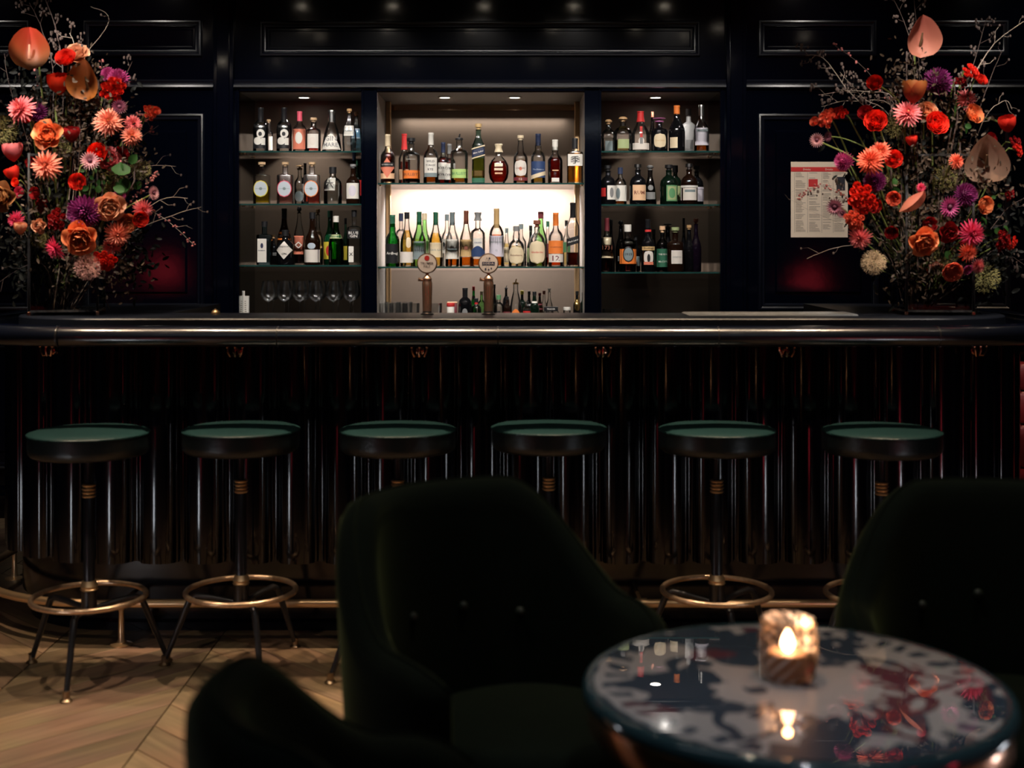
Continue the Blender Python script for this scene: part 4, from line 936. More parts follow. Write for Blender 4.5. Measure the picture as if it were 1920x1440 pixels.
# ================================================================== TABLE, CANDLE, ARMCHAIRS
TX, TY, TZ, TR_ = .513, 2.375, .652, .385
def table_mat():
    m = bpy.data.materials.new('ornate_print'); m.use_nodes = True; nt = m.node_tree; b = nt.nodes['Principled BSDF']
    N = nt.nodes.new; Lk = nt.links.new
    def math_(op, a, b_=None, c=None):
        n = N('ShaderNodeMath'); n.operation = op
        for i, v in enumerate((a, b_, c)):
            if v is None: continue
            if isinstance(v, (int, float)): n.inputs[i].default_value = v
            else: Lk(v, n.inputs[i])
        return n.outputs[0]
    tc = N('ShaderNodeTexCoord'); ns = N('ShaderNodeTexNoise'); ns.inputs['Scale'].default_value = 9; ns.inputs['Detail'].default_value = 2
    Lk(tc.outputs['Object'], ns.inputs['Vector'])
    wv = N('ShaderNodeVectorMath'); wv.operation = 'MULTIPLY_ADD'; Lk(ns.outputs['Color'], wv.inputs[0]); wv.inputs[1].default_value = (.07, .07, 0); Lk(tc.outputs['Object'], wv.inputs[2])
    sp = N('ShaderNodeSeparateXYZ'); Lk(wv.outputs[0], sp.inputs[0]); x, y = math_('SUBTRACT', sp.outputs[0], .035), math_('SUBTRACT', sp.outputs[1], .035)
    r = math_('SQRT', math_('ADD', math_('MULTIPLY', x, x), math_('MULTIPLY', y, y))); a = math_('ARCTAN2', y, x)
    def band(v, c, w_): return math_('LESS_THAN', math_('ABSOLUTE', math_('SUBTRACT', v, c)), w_)
    # pointed leaves: |sin(3a)| petals, scroll rings and dotted bands
    s3 = math_('ABSOLUTE', math_('SINE', math_('MULTIPLY', a, 3.0)))
    leaf = math_('LESS_THAN', math_('ABSOLUTE', math_('SUBTRACT', r, math_('MULTIPLY_ADD', s3, .11, .13))), .014)
    leaf2 = math_('LESS_THAN', math_('ABSOLUTE', math_('SUBTRACT', r, math_('MULTIPLY_ADD', s3, -.12, .31))), .012)
    dots = math_('MULTIPLY', band(r, .185, .022), math_('GREATER_THAN', math_('SINE', math_('MULTIPLY', a, 26)), -.1))
    dots2 = math_('MULTIPLY', band(r, .325, .02), math_('GREATER_THAN', math_('SINE', math_('MULTIPLY', a, 40)), .0))
    rim = math_('GREATER_THAN', r, .362)
    vo = N('ShaderNodeTexVoronoi'); vo.inputs['Scale'].default_value = 11; vo.feature = 'F1'; Lk(wv.outputs[0], vo.inputs['Vector'])
    blot = math_('LESS_THAN', vo.outputs['Distance'], .30)
    n3 = N('ShaderNodeTexNoise'); n3.inputs['Scale'].default_value = 6.5; Lk(tc.outputs['Object'], n3.inputs['Vector'])
    blot2 = math_('MULTIPLY', blot, math_('GREATER_THAN', n3.outputs['Fac'], .42))
    mass = math_('GREATER_THAN', n3.outputs['Fac'], .535)
    ink = leaf
    for q in (leaf2, dots, dots2, rim, blot2, mass): ink = math_('MAXIMUM', ink, q)
    n4 = N('ShaderNodeTexNoise'); n4.inputs['Scale'].default_value = 4; Lk(wv.outputs[0], n4.inputs['Vector'])
    redm = math_('MULTIPLY', math_('GREATER_THAN', n4.outputs['Fac'], .56), math_('LESS_THAN', r, .34))
    mr = N('ShaderNodeMix'); mr.data_type = 'RGBA'; mr.inputs[6].default_value = (.025, .045, .075, 1); mr.inputs[7].default_value = (.10, .028, .045, 1); Lk(redm, mr.inputs[0])
    mx = N('ShaderNodeMix'); mx.data_type = 'RGBA'; mx.inputs[6].default_value = (.36, .35, .36, 1); Lk(ink, mx.inputs[0]); Lk(mr.outputs[2], mx.inputs[7])
    Lk(mx.outputs[2], b.inputs['Base Color']); b.inputs['Roughness'].default_value = .5; b.inputs['Coat Weight'].default_value = 1; b.inputs['Coat Roughness'].default_value = .0; b.inputs['Coat IOR'].default_value = 1.9
    b.inputs['Specular IOR Level'].default_value = .2
    return m
tab = thing('round_table', (TX, TY, 0), 'round cocktail table with glossy blue and cream ornate top and copper edge', 'table')
R_ = TR_
build('table_top', MB().lathe([(R_-.03, TZ-.012), (R_-.022, TZ)], 96, cap0=False), table_mat(), tab, ang=20)
build('glass_rim', MB().lathe([(R_-.022, TZ-.001), (R_-.012, TZ+.002), (R_-.004, TZ-.002), (R_, TZ-.012), (R_, TZ-.024), (R_-.006, TZ-.030)], 96, cap0=False, cap1=False), pm('rim_enamel', (.02, .045, .055), .08, spec=.8), tab, ang=50)
build('copper_apron', MB().lathe([(R_-.010, TZ-.028), (R_-.010, TZ-.075), (R_-.014, TZ-.08), (R_-.03, TZ-.08)], 96, cap0=False, cap1=False), COPPER, tab, ang=40)
build('underside', MB().lathe([(R_-.012, TZ-.07), (.02, TZ-.07)], 48), BLACKM, tab, smooth=False)
build('pedestal', MB().lathe([(.16, 0), (.16, .012), (.04, .03), (.028, .06), (.028, TZ-.10), (.06, TZ-.071)], 32), BLACKM, tab)
# tealight in a faceted amber glass
CXw = wx(1477, 2.40); CYw = 2.40
cand = thing('candle_holder', (CXw, CYw, TZ+.001), 'faceted amber glass votive holder with a lit candle on the ornate round table', 'candle')
mb = MB(); L = []; NZ, NS = 9, 24
for k in range(NZ+1):
    z = .002+k*.012; rr = .044+.008*math.sin(PI*min(1, k/NZ*.9+.05))
    L.append([((rr+(.0030 if (i+k) % 2 else -.0018))*math.cos(2*PI*i/NS), (rr+(.0030 if (i+k) % 2 else -.0018))*math.sin(2*PI*i/NS), z) for i in range(NS)])
L = [[(.040*math.cos(2*PI*i/NS), .040*math.sin(2*PI*i/NS), 0) for i in range(NS)]]+L
mb.loops(L, True, True, False)
build('faceted_glass', mb, glassm('amber_facets', (.74, .54, .38), .5, .20, .24), cand, smooth=False)
build('wax', MB().lathe([(.036, .008), (.037, .012), (.037, .047), (.034, .049), (.010, .047)], 24), pm('candle_wax', (.5, .36, .26), .5, emis=((1, .45, .25), .05)), cand)  # faint emission puts the flame's glow into the wax
build('flame', MB().lathe([(.001, .047), (.009, .053), (.0125, .062), (.009, .075), (.002, .088)], 14), pm('flame', (1, .7, .4), .5, emis=((1, .66, .45), 45)), cand)
pl = bpy.data.lights.new('candle_flame', 'POINT'); pl.energy = .35; pl.color = (1, .55, .28); pl.shadow_soft_size = .008
po = bpy.data.objects.new('candle_flame_light', pl); COL.objects.link(po); po.location = (CXw, CYw, TZ+.10)

def armchair(name, cx, cy, face, label, rx=.335, ry=.335, back=.90, arm=.635, spread=118, pw=1.0):
    t = thing(name, (cx, cy, 0), label, 'armchair', None, face)      # local +x is the way it faces
    NP = 44; L = []; amax = math.radians(spread); zb = .16
    def top(a):
        q = abs(a)/amax; q = max(0, min(1, (q-.30)/.48)); s = q*q*(3-2*q); e = max(0, (abs(a)/amax-.78)/.22)
        return back+(arm-back)*s-.05*e*e
    th = .045
    for i in range(NP+1):
        a = -amax+2*amax*i/NP; c, s = -math.cos(a), math.sin(a)
        h = top(a); e = max(0, (abs(a)/amax-.93)/.07); tt = th*math.sqrt(max(.02, 1-e*e))
        lp = []
        def pt(r, z): 
            fl = .86+.17*min(1, (z/.9))**.8
            return (c*(rx*fl+r), s*(ry*fl+r), z)
        for z in (zb, zb+.1, .34, .45, (h+.45)/2, h-.06): lp.append(pt(tt, z))
        for k in range(1, 8):
            q = PI*k/8; lp.append(pt(tt*math.cos(q), h-.045+.045*math.sin(q)*1.0))
        for z in (h-.06, (h+.45)/2, .45, .34, zb+.1, zb): lp.append(pt(-tt, z))
        L.append(lp)
    build('shell', MB().loops(L), VELV, t, ang=70)
    build('shell_piping', MB().tube([Vector(l[9])*1.0+Vector((0, 0, .001)) for l in L], .0035, 6), VELV, t)
    sc_ = MB(); S = []
    for z, k in ((.30, .93), (.31, .98), (.36, 1.0), (.41, 1), (.435, .96), (.445, .85)):
        S.append([((rx*.86-.055)*k*math.cos(2*PI*i/36)*(1.06 if math.cos(2*PI*i/36) > 0 else 1)+.035, (ry*.88-.05)*k*math.sin(2*PI*i/36), z) for i in range(36)])
    build('seat_cushion', sc_.loops(S), VELV, t, ang=60)
    build('seat_base', MB().lathe([(rx*.80, .14), (rx*.84, .16), (rx*.84, .30)], 36), VELV, t)
    for a, z in ((-.26, .60), (.26, .60), (-.75, .58), (.75, .58)):
        fl = .86+.17*(z/.9)**.8; r = rx*fl-th
        build('button', MB().sphere((-math.cos(a)*(r-.002), math.sin(a)*(r-.002), z), .011, 10, 6), pm('button_velvet', (.02, .03, .028), .4, sheen=.2), t)
    for a in (.7, -.7, PI-.7, PI+.7):
        c, s = math.cos(a), math.sin(a)
        build('leg', MB().lathe([(.010, 0), (.012, .01), (.018, .15)], 12, (c*.22, s*.22, 0)), BRASS, t)
    return t
armchair('velvet_armchair', .005, 2.82, math.radians(-50), 'dark green velvet tub armchair in the middle, its back to the bar', back=.888)
armchair('velvet_armchair', 1.12, 2.88, math.radians(-108), 'dark green velvet tub armchair at the right edge, behind the ornate table', back=.868, rx=.36, ry=.36)
armchair('velvet_armchair', -.112, 1.95, math.radians(20), 'nearest dark green velvet armchair, cut off by the bottom edge', back=.80, arm=.605, rx=.32, ry=.32)
# the lounge around the viewer: shaded lamps, then unseen pieces added for reflections
SHADE = pm('red_shade', (.6, .03, .03), .7, emis=((1, .05, .07), 2.2)); SHADE2 = pm('red_glass_shade', (.6, .03, .03), .4, emis=((1, .05, .09), 7))
def lamp(x, y, m, l, th=.60, sc_=1.0, e=8):
    s = thing('side_table', (x, y, 0), 'small black side table under the '+l, 'table')
    build('table_top', MB().lathe([(.22, th), (.22, th+.03)], 32), BLACKM, s); build('pedestal', MB().lathe([(.15, 0), (.02, .03), (.02, th)], 20), BLACKM, s)
    q = thing('table_lamp', (x, y, th+.0305), l, 'lamp')
    build('lamp_base', MB().lathe([(.07*sc_, 0), (.07*sc_, .01), (.02*sc_, .03), (.03*sc_, .15*sc_), (.012, .3*sc_), (.01, .46*sc_)], 20), BRASS, q)
    build('lamp_shade', MB().lathe([(.19*sc_, .44*sc_), (.12*sc_, .70*sc_)], 28, cap0=False, cap1=False), m, q)
    l_ = bpy.data.lights.new('lamp_bulb', 'POINT'); l_.energy = e; l_.color = (1, .35, .2); l_.shadow_soft_size = .04
    lo = bpy.data.objects.new('lamp_bulb_light', l_); COL.objects.link(lo); lo.location = (x, y, th+.53*sc_)
lamp(-3.88, -.6, SHADE, 'tall red-shaded lamp at the far left behind the viewer')
lamp(3.3, -.6, SHADE, 'tall red-shaded lamp at the far right behind the viewer', .48)
for x, y, k, l in ((2.15, 1.5, 5.0, 'unseen red glowing cylinder added on the right for reflections in the bar'), (-2.3, 1.5, 2.0, 'unseen red glowing cylinder added on the left for reflections in the bar')):  # glowing cylinders added to put red streaks on the fluted bar
    q = thing('added_red_lamp', (x, y, 0), l, 'lamp')
    build('lamp_base', MB().lathe([(.08, 0), (.08, .03)], 20), BLACKM, q)
    build('red_glass', MB().lathe([(.06, .03), (.065, .08), (.065, .40), (.05, .46)], 20), pm('red_glow_%d' % int(k), (.6, .03, .03), .4, emis=((1, .05, .09), k)), q)
ADDED_GLOW = pm('added_lantern_glow', (.8, .8, .8), .5, emis=((.86, .92, 1), 16))  # white glow of added cylinders that streak the bar flutes
for x, y, l in ((-2.0, 3.15, 'unseen white glowing cylinder added on the left for streaks on the bar'), (2.05, 2.7, 'unseen white glowing cylinder added on the right for streaks on the bar')):
    q = thing('added_lantern', (x, y, 0), l, 'lantern')
    build('added_lantern_base', MB().lathe([(.07, 0), (.07, .02)], 20), BLACKM, q); build('frosted_glass', MB().lathe([(.055, .02), (.06, .05), (.06, .22), (.05, .26)], 20), ADDED_GLOW, q)
    build('added_lantern_lid', MB().lathe([(.065, .26), (.065, .27), (.02, .29)], 20), BLACKM, q)
pd = thing('added_pendant', (-.3, 1.55, 2.62), 'long unseen light bar added over the lounge for highlights', 'light')  # added source for the long highlight on the bar nosing
build('diffuser', MB().box(-2.1, 2.1, -.11, .11, -.05, 0, .01), pm('added_pendant_glow', (.8, .8, .8), .6, emis=((.80, .90, 1.0), 1.25)), pd, smooth=False)
build('added_pendant_cap', MB().box(-2.12, 2.12, -.12, .12, .0, .03, .005), BLACKM, pd, smooth=False)
for x in (-1.6, 1.6): build('cable', MB().tube([(x, 0, .03), (x, 0, .43)], .004, 6), BLACKM, pd)
tk = thing('added_shadow_bar', (0, 4.496, 2.6), 'slim unseen bar added above the stools to cast a floor stripe', 'rail')  # unseen bar added only to cast the dark stripe on the floor
build('shadow_bar', MB().box(-2.7, 2.7, -.0105, .0105, -.01, .01), BLACKM, tk, smooth=False)
for x in (-2.4, -.45, .45, 2.4): build('cable', MB().tube([(x, 0, .01), (x, 0, .45)], .002, 5), BLACKM, tk)
# cool spot added for the round table, without a fixture
spot((.45, 1.2, CEIL-.03), (TX, TY, TZ), 60, 26, (.92, .95, 1), .5, .03)
for x in (-2.1, 2.1):  # sofas and the spots on them, added for red reflections
    so = thing('added_red_sofa', (x, -2.2, 0), 'unseen red leather sofa added behind the viewer for reflections, '+('left' if x < 0 else 'right'), 'sofa')
    build('seat', MB().box(-.9, .9, -.3, .4, .1, .42, .03), REDL, so, ang=60); build('backrest', MB().box(-.9, .9, -.5, -.28, .1, .9, .03), REDL, so, ang=60)
    spot((x, -1.6, CEIL-.03), (x, -2.2, .5), 80, 80, WARM, .6, .03)

# ================================================================== FLOWERS
def pet(mb, M, ln, wd, cup, curl, t0=0., t1=1., nl=3, nw=2, shape='pt'):
    """one petal growing along +x of M, curving up by curl, cupped across by cup"""
    b = len(mb.v)
    for i in range(nl+1):
        u = i/nl
        wv = {'pt': math.sin(PI*min(1, u*.85+.12))**.8, 'rd': math.sin(PI*min(1, u*.62+.16))**.7 if u < 1 else .62, 'st': .35+.65*u if u < .85 else .8}[shape]
        ang = curl*u; xx = ln*(math.sin(ang)/curl if abs(curl) > .01 else u) if abs(curl) > .01 else ln*u
        zz = ln*(1-math.cos(ang))/curl if abs(curl) > .01 else 0
        for j in range(nw+1):
            v = 2*j/nw-1
            mb.vert(M @ Vector((xx, v*wd*wv, zz+cup*wd*v*v*wv)), t0+(t1-t0)*u)
    for i in range(nl):
        for j in range(nw):
            a = b+i*(nw+1)+j; mb.face(a, a+1, a+nw+2, a+nw+1)
def RZ(a): return Matrix.Rotation(a, 4, 'Z')
def RYm(a): return Matrix.Rotation(-a, 4, 'Y')
def T(x, y, z): return Matrix.Translation((x, y, z))
rd = random.Random(3)
def f_dahlia(r, layers=6):
    mb = MB()
    for k in range(layers):
        n = [22, 20, 18, 14, 10, 7][k]; el = -.12+k*.27
        for i in range(n):
            a = 2*PI*(i+.5*(k % 2)+rd.uniform(-.2, .2))/n; ln = r*(1-.11*k)*rd.uniform(.88, 1.06)
            pet(mb, RZ(a) @ T(r*.08, 0, k*r*.05) @ RYm(el+rd.uniform(-.1, .1)), ln*.92, ln*.095, .5, rd.uniform(.1, .5)*(1 if k > 1 else -.4), 0, 1, 3, 2)
    mb.sphere((0, 0, r*.25), r*.14, 8, 5); return mb
def f_mum(r):
    mb = MB(); n = 150
    for i in range(n):                       # incurved globe of short petals
        q = (i+.5)/n; el = math.asin(1-1.35*q) if 1-1.35*q > -1 else -.3; a = i*2.399
        pet(mb, RZ(a) @ RYm(el) @ T(r*.42, 0, 0), r*.56*rd.uniform(.9, 1.1), r*.075, .8, .6, .1, 1 if rd.random() < .5 else .6, 2, 2)
    mb.sphere((0, 0, 0), r*.5, 10, 6); return mb
def f_rose(r, open_=1.0, layers=8):
    mb = MB()
    for k in range(layers):
        n = [5, 6, 6, 5, 5, 4, 4, 3][min(k, 7)]; q = k/(layers-1); el = .45+1.0*q**.7
        for i in range(n):
            a = 2*PI*(i+.43*k)/n+rd.uniform(-.2, .2); s = r*(.88-.42*q)*rd.uniform(.9, 1.08)
            pet(mb, RZ(a) @ T(r*(.24-.2*q), rd.uniform(-.06, .06)*r, -r*.30+q*r*.10) @ RYm(el) @ Matrix.Rotation(rd.uniform(-.25, .25), 4, 'X'), s, s*.66, .75, .75 if k > 2 else (.35 if k else -.25), 0, 1, 5, 4, 'rd')
    return mb
def f_ranun(r):
    mb = MB()
    for k in range(8):
        n = 7-(k//2); q = k/7
        for i in range(n):
            a = 2*PI*(i+.41*k)/n; s = r*(.95-.30*q)
            pet(mb, RZ(a) @ T(r*(.30-.28*q), 0, -r*.25) @ RYm(.55+.85*q), s, s*.52, .5, .55, .0, 1, 4, 3, 'rd')
    return mb
def f_tulip(r):
    mb = MB()
    for k in range(2):
        for i in range(3):
            a = 2*PI*(i+.5*k)/3
            pet(mb, RZ(a) @ T(r*.10, 0, 0) @ RYm(.50-k*.06), r*2.1, r*.82, .75, 1.35, 0, 1, 7, 4)
    return mb
def f_gerb(r):
    mb = MB()
    for k in range(3):
        n = 22-4*k
        for i in range(n):
            a = 2*PI*(i+.5*k)/n; pet(mb, RZ(a) @ T(r*.2, 0, k*r*.04) @ RYm(.1+.22*k), r*(.8-.14*k), r*.09, .3, .2, 0, 1, 2, 2)
    return mb
def f_cluster(r, sx=1.0, n=15):
    mb = MB()
    for i in range(n):
        a = i*2.399; q = math.sqrt((i+.5)/n); c = Vector((q*r*.72*math.cos(a)*sx, q*r*.72*math.sin(a), r*.45*(1-q*q)+rd.uniform(-.1, .1)*r)); rr = r*.27
        for k in range(3):
            for j in range(8-2*k):
                b = 2*PI*(j+.5*k)/(8-2*k); pet(mb, T(*c) @ RZ(b) @ T(rr*.1, 0, 0) @ RYm(.2+.45*k), rr*1.05, rr*.38, .6, .7, .1, 1, 2, 2, 'rd')
    return mb
def f_anth(r):
    mb = MB(); NU, NV = 14, 12; b = 0     # heart-shaped cupped spathe
    for i in range(NU+1):
        u = i/NU
        for j in range(NV+1):
            v = 2*j/NV-1
            wv = r*1.10*math.sin(PI*min(1, u**.72))**.62 if 0 < u < 1 else 0.0
            x = wv*v; y = r*(1.08-2.05*u)+(.30*r*abs(v)**1.5*(1-u)*1.1*(1 if u < .5 else .6))*0
            if u < .4: y += r*.28*abs(v)*(.4-u)/.4
            if u > .6: y -= r*.25*abs(v)*(u-.6)/.4
            y = -y; z = r*(.62*v*v+.22*abs(v))*math.sin(PI*u)**.6+r*.28*(2*u-1)**2+.035*r*math.sin(v*11)*math.sin(PI*u)
            mb.vert((x, y, z), min(1, max(0, 1-u+.15*abs(v))))
    for i in range(NU):
        for j in range(NV): a = i*(NV+1)+j; mb.face(a, a+1, a+NV+2, a+NV+1)
    return mb
PC = {  # (petal base, petal tip)
 'red': ((.42, .010, .008), (.80, .035, .018)), 'bright': ((.6, .06, .01), (.9, .03, .01)), 'dred': ((.10, .004, .006), (.34, .010, .012)), 'coral': ((.55, .05, .02), (.90, .18, .10)),
 'pink': ((.55, .05, .07), (.84, .23, .23)), 'hot': ((.50, .02, .09), (.86, .08, .17)), 'salmon': ((.62, .12, .06), (.82, .28, .19)), 'orange': ((.55, .07, .015), (.84, .26, .10)),
 'peach': ((.48, .14, .05), (.78, .38, .22)), 'purple': ((.10, .006, .06), (.36, .05, .22)), 'magenta': ((.32, .015, .12), (.60, .10, .28)), 'plum': ((.03, .004, .012), (.12, .015, .04)),
 'dusty': ((.40, .13, .16), (.62, .34, .36)), 'rorange': ((.42, .03, .015), (.17, .06, .012)), 'oorange': ((.42, .11, .035), (.26, .08, .012)), 'blush': ((.30, .07, .05), (.40, .14, .09)),
 'cream': ((.26, .12, .08), (.36, .22, .15)), 'mauve': ((.16, .04, .08), (.42, .16, .22)), 'brown': ((.18, .05, .015), (.42, .19, .07))}
PN = {'red': 'scarlet', 'bright': 'bright orange-red', 'dred': 'deep crimson', 'coral': 'coral orange', 'pink': 'coral pink', 'hot': 'hot pink', 'salmon': 'salmon', 'orange': 'orange', 'peach': 'peach',
      'purple': 'dark purple', 'magenta': 'magenta', 'plum': 'near-black plum', 'dusty': 'dusty pink', 'rorange': 'red and olive', 'oorange': 'amber orange', 'blush': 'blush pink', 'cream': 'pale veined', 'mauve': 'mauve', 'brown': 'brownish peach'}
KN = {'dahlia': ('dahlia', f_dahlia), 'mum': ('globe chrysanthemum', f_mum), 'rose': ('rose', f_rose), 'ranun': ('ranunculus', f_ranun), 'tulip': ('tulip', f_tulip), 'gerb': ('gerbera', f_gerb), 'cluster': ('carnation cluster', f_cluster), 'anth': ('anthurium', f_anth)}
for k, (a, b) in PC.items(): petalm('petal_'+k, a, b, .5)
STEM = pm('green_stem', (.16, .20, .05), .5); TWIG = pm('pale_twig', (.36, .28, .22), .7, bump=(200, .2)); DTWIG = pm('dark_twig', (.10, .065, .055), .75)
DLEAF = pm('dark_leaf', (.006, .0065, .005), .6, spec=.12, var=.5); GLEAF = pm('green_leaf', (.014, .045, .008), .6, spec=.12, var=.4); OLIVE = pm('olive_fronds', (.24, .21, .07), .8)
BUD = pm('brown_buds', (.085, .055, .045), .7); BERRY = pm('rosy_berries', (.36, .10, .09), .55); PUFFP = pm('dusty_pink_fluff', (.46, .22, .18), .8); PUFFB = pm('beige_fluff', (.34, .24, .14), .8)
FL = {}   # built flowers of each arrangement, for the labels
def flower(side, px, py, r, kind, col, D, aim=(0, 0), ctr=None, stem=None, sx=1):
    """aim: (tilt right, tilt up) of the bloom's face away from the viewer, radians"""
    p = P(px, py, D); rr = r*D/F*(1.19 if kind in ('rose', 'ranun', 'cluster', 'mum') else 1.12 if kind != 'anth' else 1.0)
    nm, fn = KN[kind]
    t = thing(nm.replace(' ', '_'), p, '', 'flower')
    mb = fn(rr, sx) if kind == 'cluster' else fn(rr)
    # bloom axis +z is turned to face the viewer (-y), then tilted
    if kind == 'anth': M = Matrix.Rotation(aim[0], 4, 'Z') @ Matrix.Rotation(aim[1], 4, 'X') @ Matrix.Rotation(PI/2, 4, 'X')
    elif kind == 'tulip': M = Matrix.Rotation(aim[0], 4, 'Y') @ Matrix.Rotation(aim[1], 4, 'X') @ T(0, 0, -rr)
    else: M = Matrix.Rotation(aim[0], 4, 'Z') @ Matrix.Rotation(PI/2-aim[1], 4, 'X') @ RZ(rd.uniform(0, 6))
    mb.xf(M)
    part = 'spathe' if kind == 'anth' else 'petals'
    b = build(part, mb, MATS['petal_'+col], t, tip=True, fix=False, ang=80)
    if kind == 'anth':
        build('spadix', MB().tube([M @ Vector((0, -rr*.62, rr*.10)), M @ Vector((0, -rr*.30, rr*.26)), M @ Vector((0, rr*.15, rr*.34))], [rr*.09, rr*.085, rr*.05], 8), pm('spadix_dark', (.10, .05, .02), .6) if col != 'rorange' else pm('spadix_pink', (.6, .25, .15), .6), t)
    if kind == 'gerb': build('flower_eye', MB().sphere(M @ Vector((0, 0, rr*.10)), rr*.25, 10, 6), pm('flower_eye', (.08, .01, .03), .7), t)
    if kind == 'dahlia': build('flower_eye', MB().sphere(M @ Vector((0, 0, rr*.26)), rr*.13, 8, 5), pm('gold_eye', (.55, .25, .06), .7), t)
    g = GATHER[side]; q0 = Vector((0, .004, 0)) if kind != 'tulip' else M @ Vector((0, 0, 0))
    if stem: pts = [q0]+[P(a, b_, D+.03)-p for a, b_ in stem]
    else:
        e = Vector((g[0]+rd.uniform(-.06, .06), g[1]+rd.uniform(-.05, .05), g[2]+.08))-p
        pts = [q0, Vector((e.x*.12, rr*.9+.03, -rr*.35)), Vector((e.x*.55, e.y*.75, e.z*.5)), e]
    sm = []
    for i in range(len(pts)-1):
        for k in range(3):
            u = k/3; a0 = pts[max(0, i-1)]; a1 = pts[i]; a2 = pts[i+1]; a3 = pts[min(len(pts)-1, i+2)]
            sm.append(.5*((2*a1)+(a2-a0)*u+(2*a0-5*a1+4*a2-a3)*u*u+(3*a1-a0-3*a2+a3)*u**3))
    sm.append(pts[-1])
    build('stem', MB().tube(sm, .0033 if r > 12 else .0022, 6), STEM, t)
    FL.setdefault(side, []).append((t, px, py, kind, col, r)); return t
GATHER = {'left': (-1.78, 5.18, 1.20), 'right': (1.64, 5.18, 1.20)}
LD = 4.99
def aimof(side, px, py):
    cx_ = 130 if side == 'left' else 1740; return ((px-cx_)/260.0*1.0, -(py-300)/400.0)
LEFT = [(55, 92, 33, 'anth', 'rorange', -.06, (.35, -.2)), (166, 148, 30, 'anth', 'oorange', -.05, (-.25, .1)), (125, 113, 18, 'ranun', 'red', -.04), (143, 103, 20, 'rose', 'peach', .03),
 (110, 157, 19, 'tulip', 'bright', -.05, (0, .35), [(106, 178), (104, 205), (110, 260)]), (40, 205, 27, 'dahlia', 'pink', -.08), (72, 211, 17, 'mum', 'purple', -.02), (53, 224, 9, 'ranun', 'red', -.06),
 (222, 150, 19, 'mum', 'magenta', .02), (203, 140, 13, 'mum', 'magenta', .05), (213, 170, 24, 'cluster', 'red', -.02), (224, 201, 14, 'gerb', 'plum', -.07), (203, 228, 27, 'dahlia', 'salmon', -.08),
 (249, 232, 17, 'dahlia', 'pink', -.02), (247, 255, 19, 'dahlia', 'salmon', -.04), (280, 212, 14, 'cluster', 'coral', .02), (292, 209, 8, 'ranun', 'coral', .0), (90, 253, 24, 'rose', 'orange', -.10),
 (134, 252, 14, 'tulip', 'dred', -.06, (.1, .3)), (24, 284, 17, 'tulip', 'pink', -.02, (-.1, .1)), (87, 310, 28, 'dahlia', 'salmon', -.12), (168, 302, 17, 'gerb', 'dusty', -.10, (.5, .2), [(152, 312), (146, 340), (152, 375)]),
 (184, 287, 17, 'ranun', 'bright', -.05), (205, 298, 18, 'rose', 'pink', -.03), (226, 292, 15, 'ranun', 'dred', .02), (146, 341, 15, 'ranun', 'red', -.06), (24, 325, 13, 'tulip', 'red', -.03, (-.4, .2)),
 (31, 342, 8, 'ranun', 'bright', -.05), (6, 368, 24, 'rose', 'brown', -.04), (39, 360, 10, 'ranun', 'hot', -.02), (68, 362, 11, 'ranun', 'dred', -.03), (158, 398, 29, 'mum', 'purple', -.10),
 (205, 388, 24, 'rose', 'peach', -.08), (237, 417, 17, 'ranun', 'orange', -.03), (268, 392, 18, 'dahlia', 'pink', -.0), (262, 410, 14, 'ranun', 'red', -.02), (287, 362, 13, 'gerb', 'dusty', -.03, (1.1, .1), [(270, 372), (245, 385), (225, 400)]),
 (110, 412, 20, 'cluster', 'dred', -.10), (74, 424, 13, 'rose', 'peach', -.05), (30, 412, 17, 'dahlia', 'hot', -.04), (38, 428, 11, 'tulip', 'peach', -.07, (.1, .2)), (150, 446, 27, 'rose', 'orange', -.13),
 (220, 440, 24, 'dahlia', 'salmon', -.06), (210, 462, 18, 'dahlia', 'pink', -.03), (105, 466, 22, 'dahlia', 'hot', -.10, (-.9, -.5)), (197, 486, 20, 'cluster', 'red', -.09), (60, 305, 10, 'ranun', 'dred', 0),
 (225, 365, 10, 'ranun', 'magenta', 0), (80, 385, 13, 'cluster', 'dred', 0)]
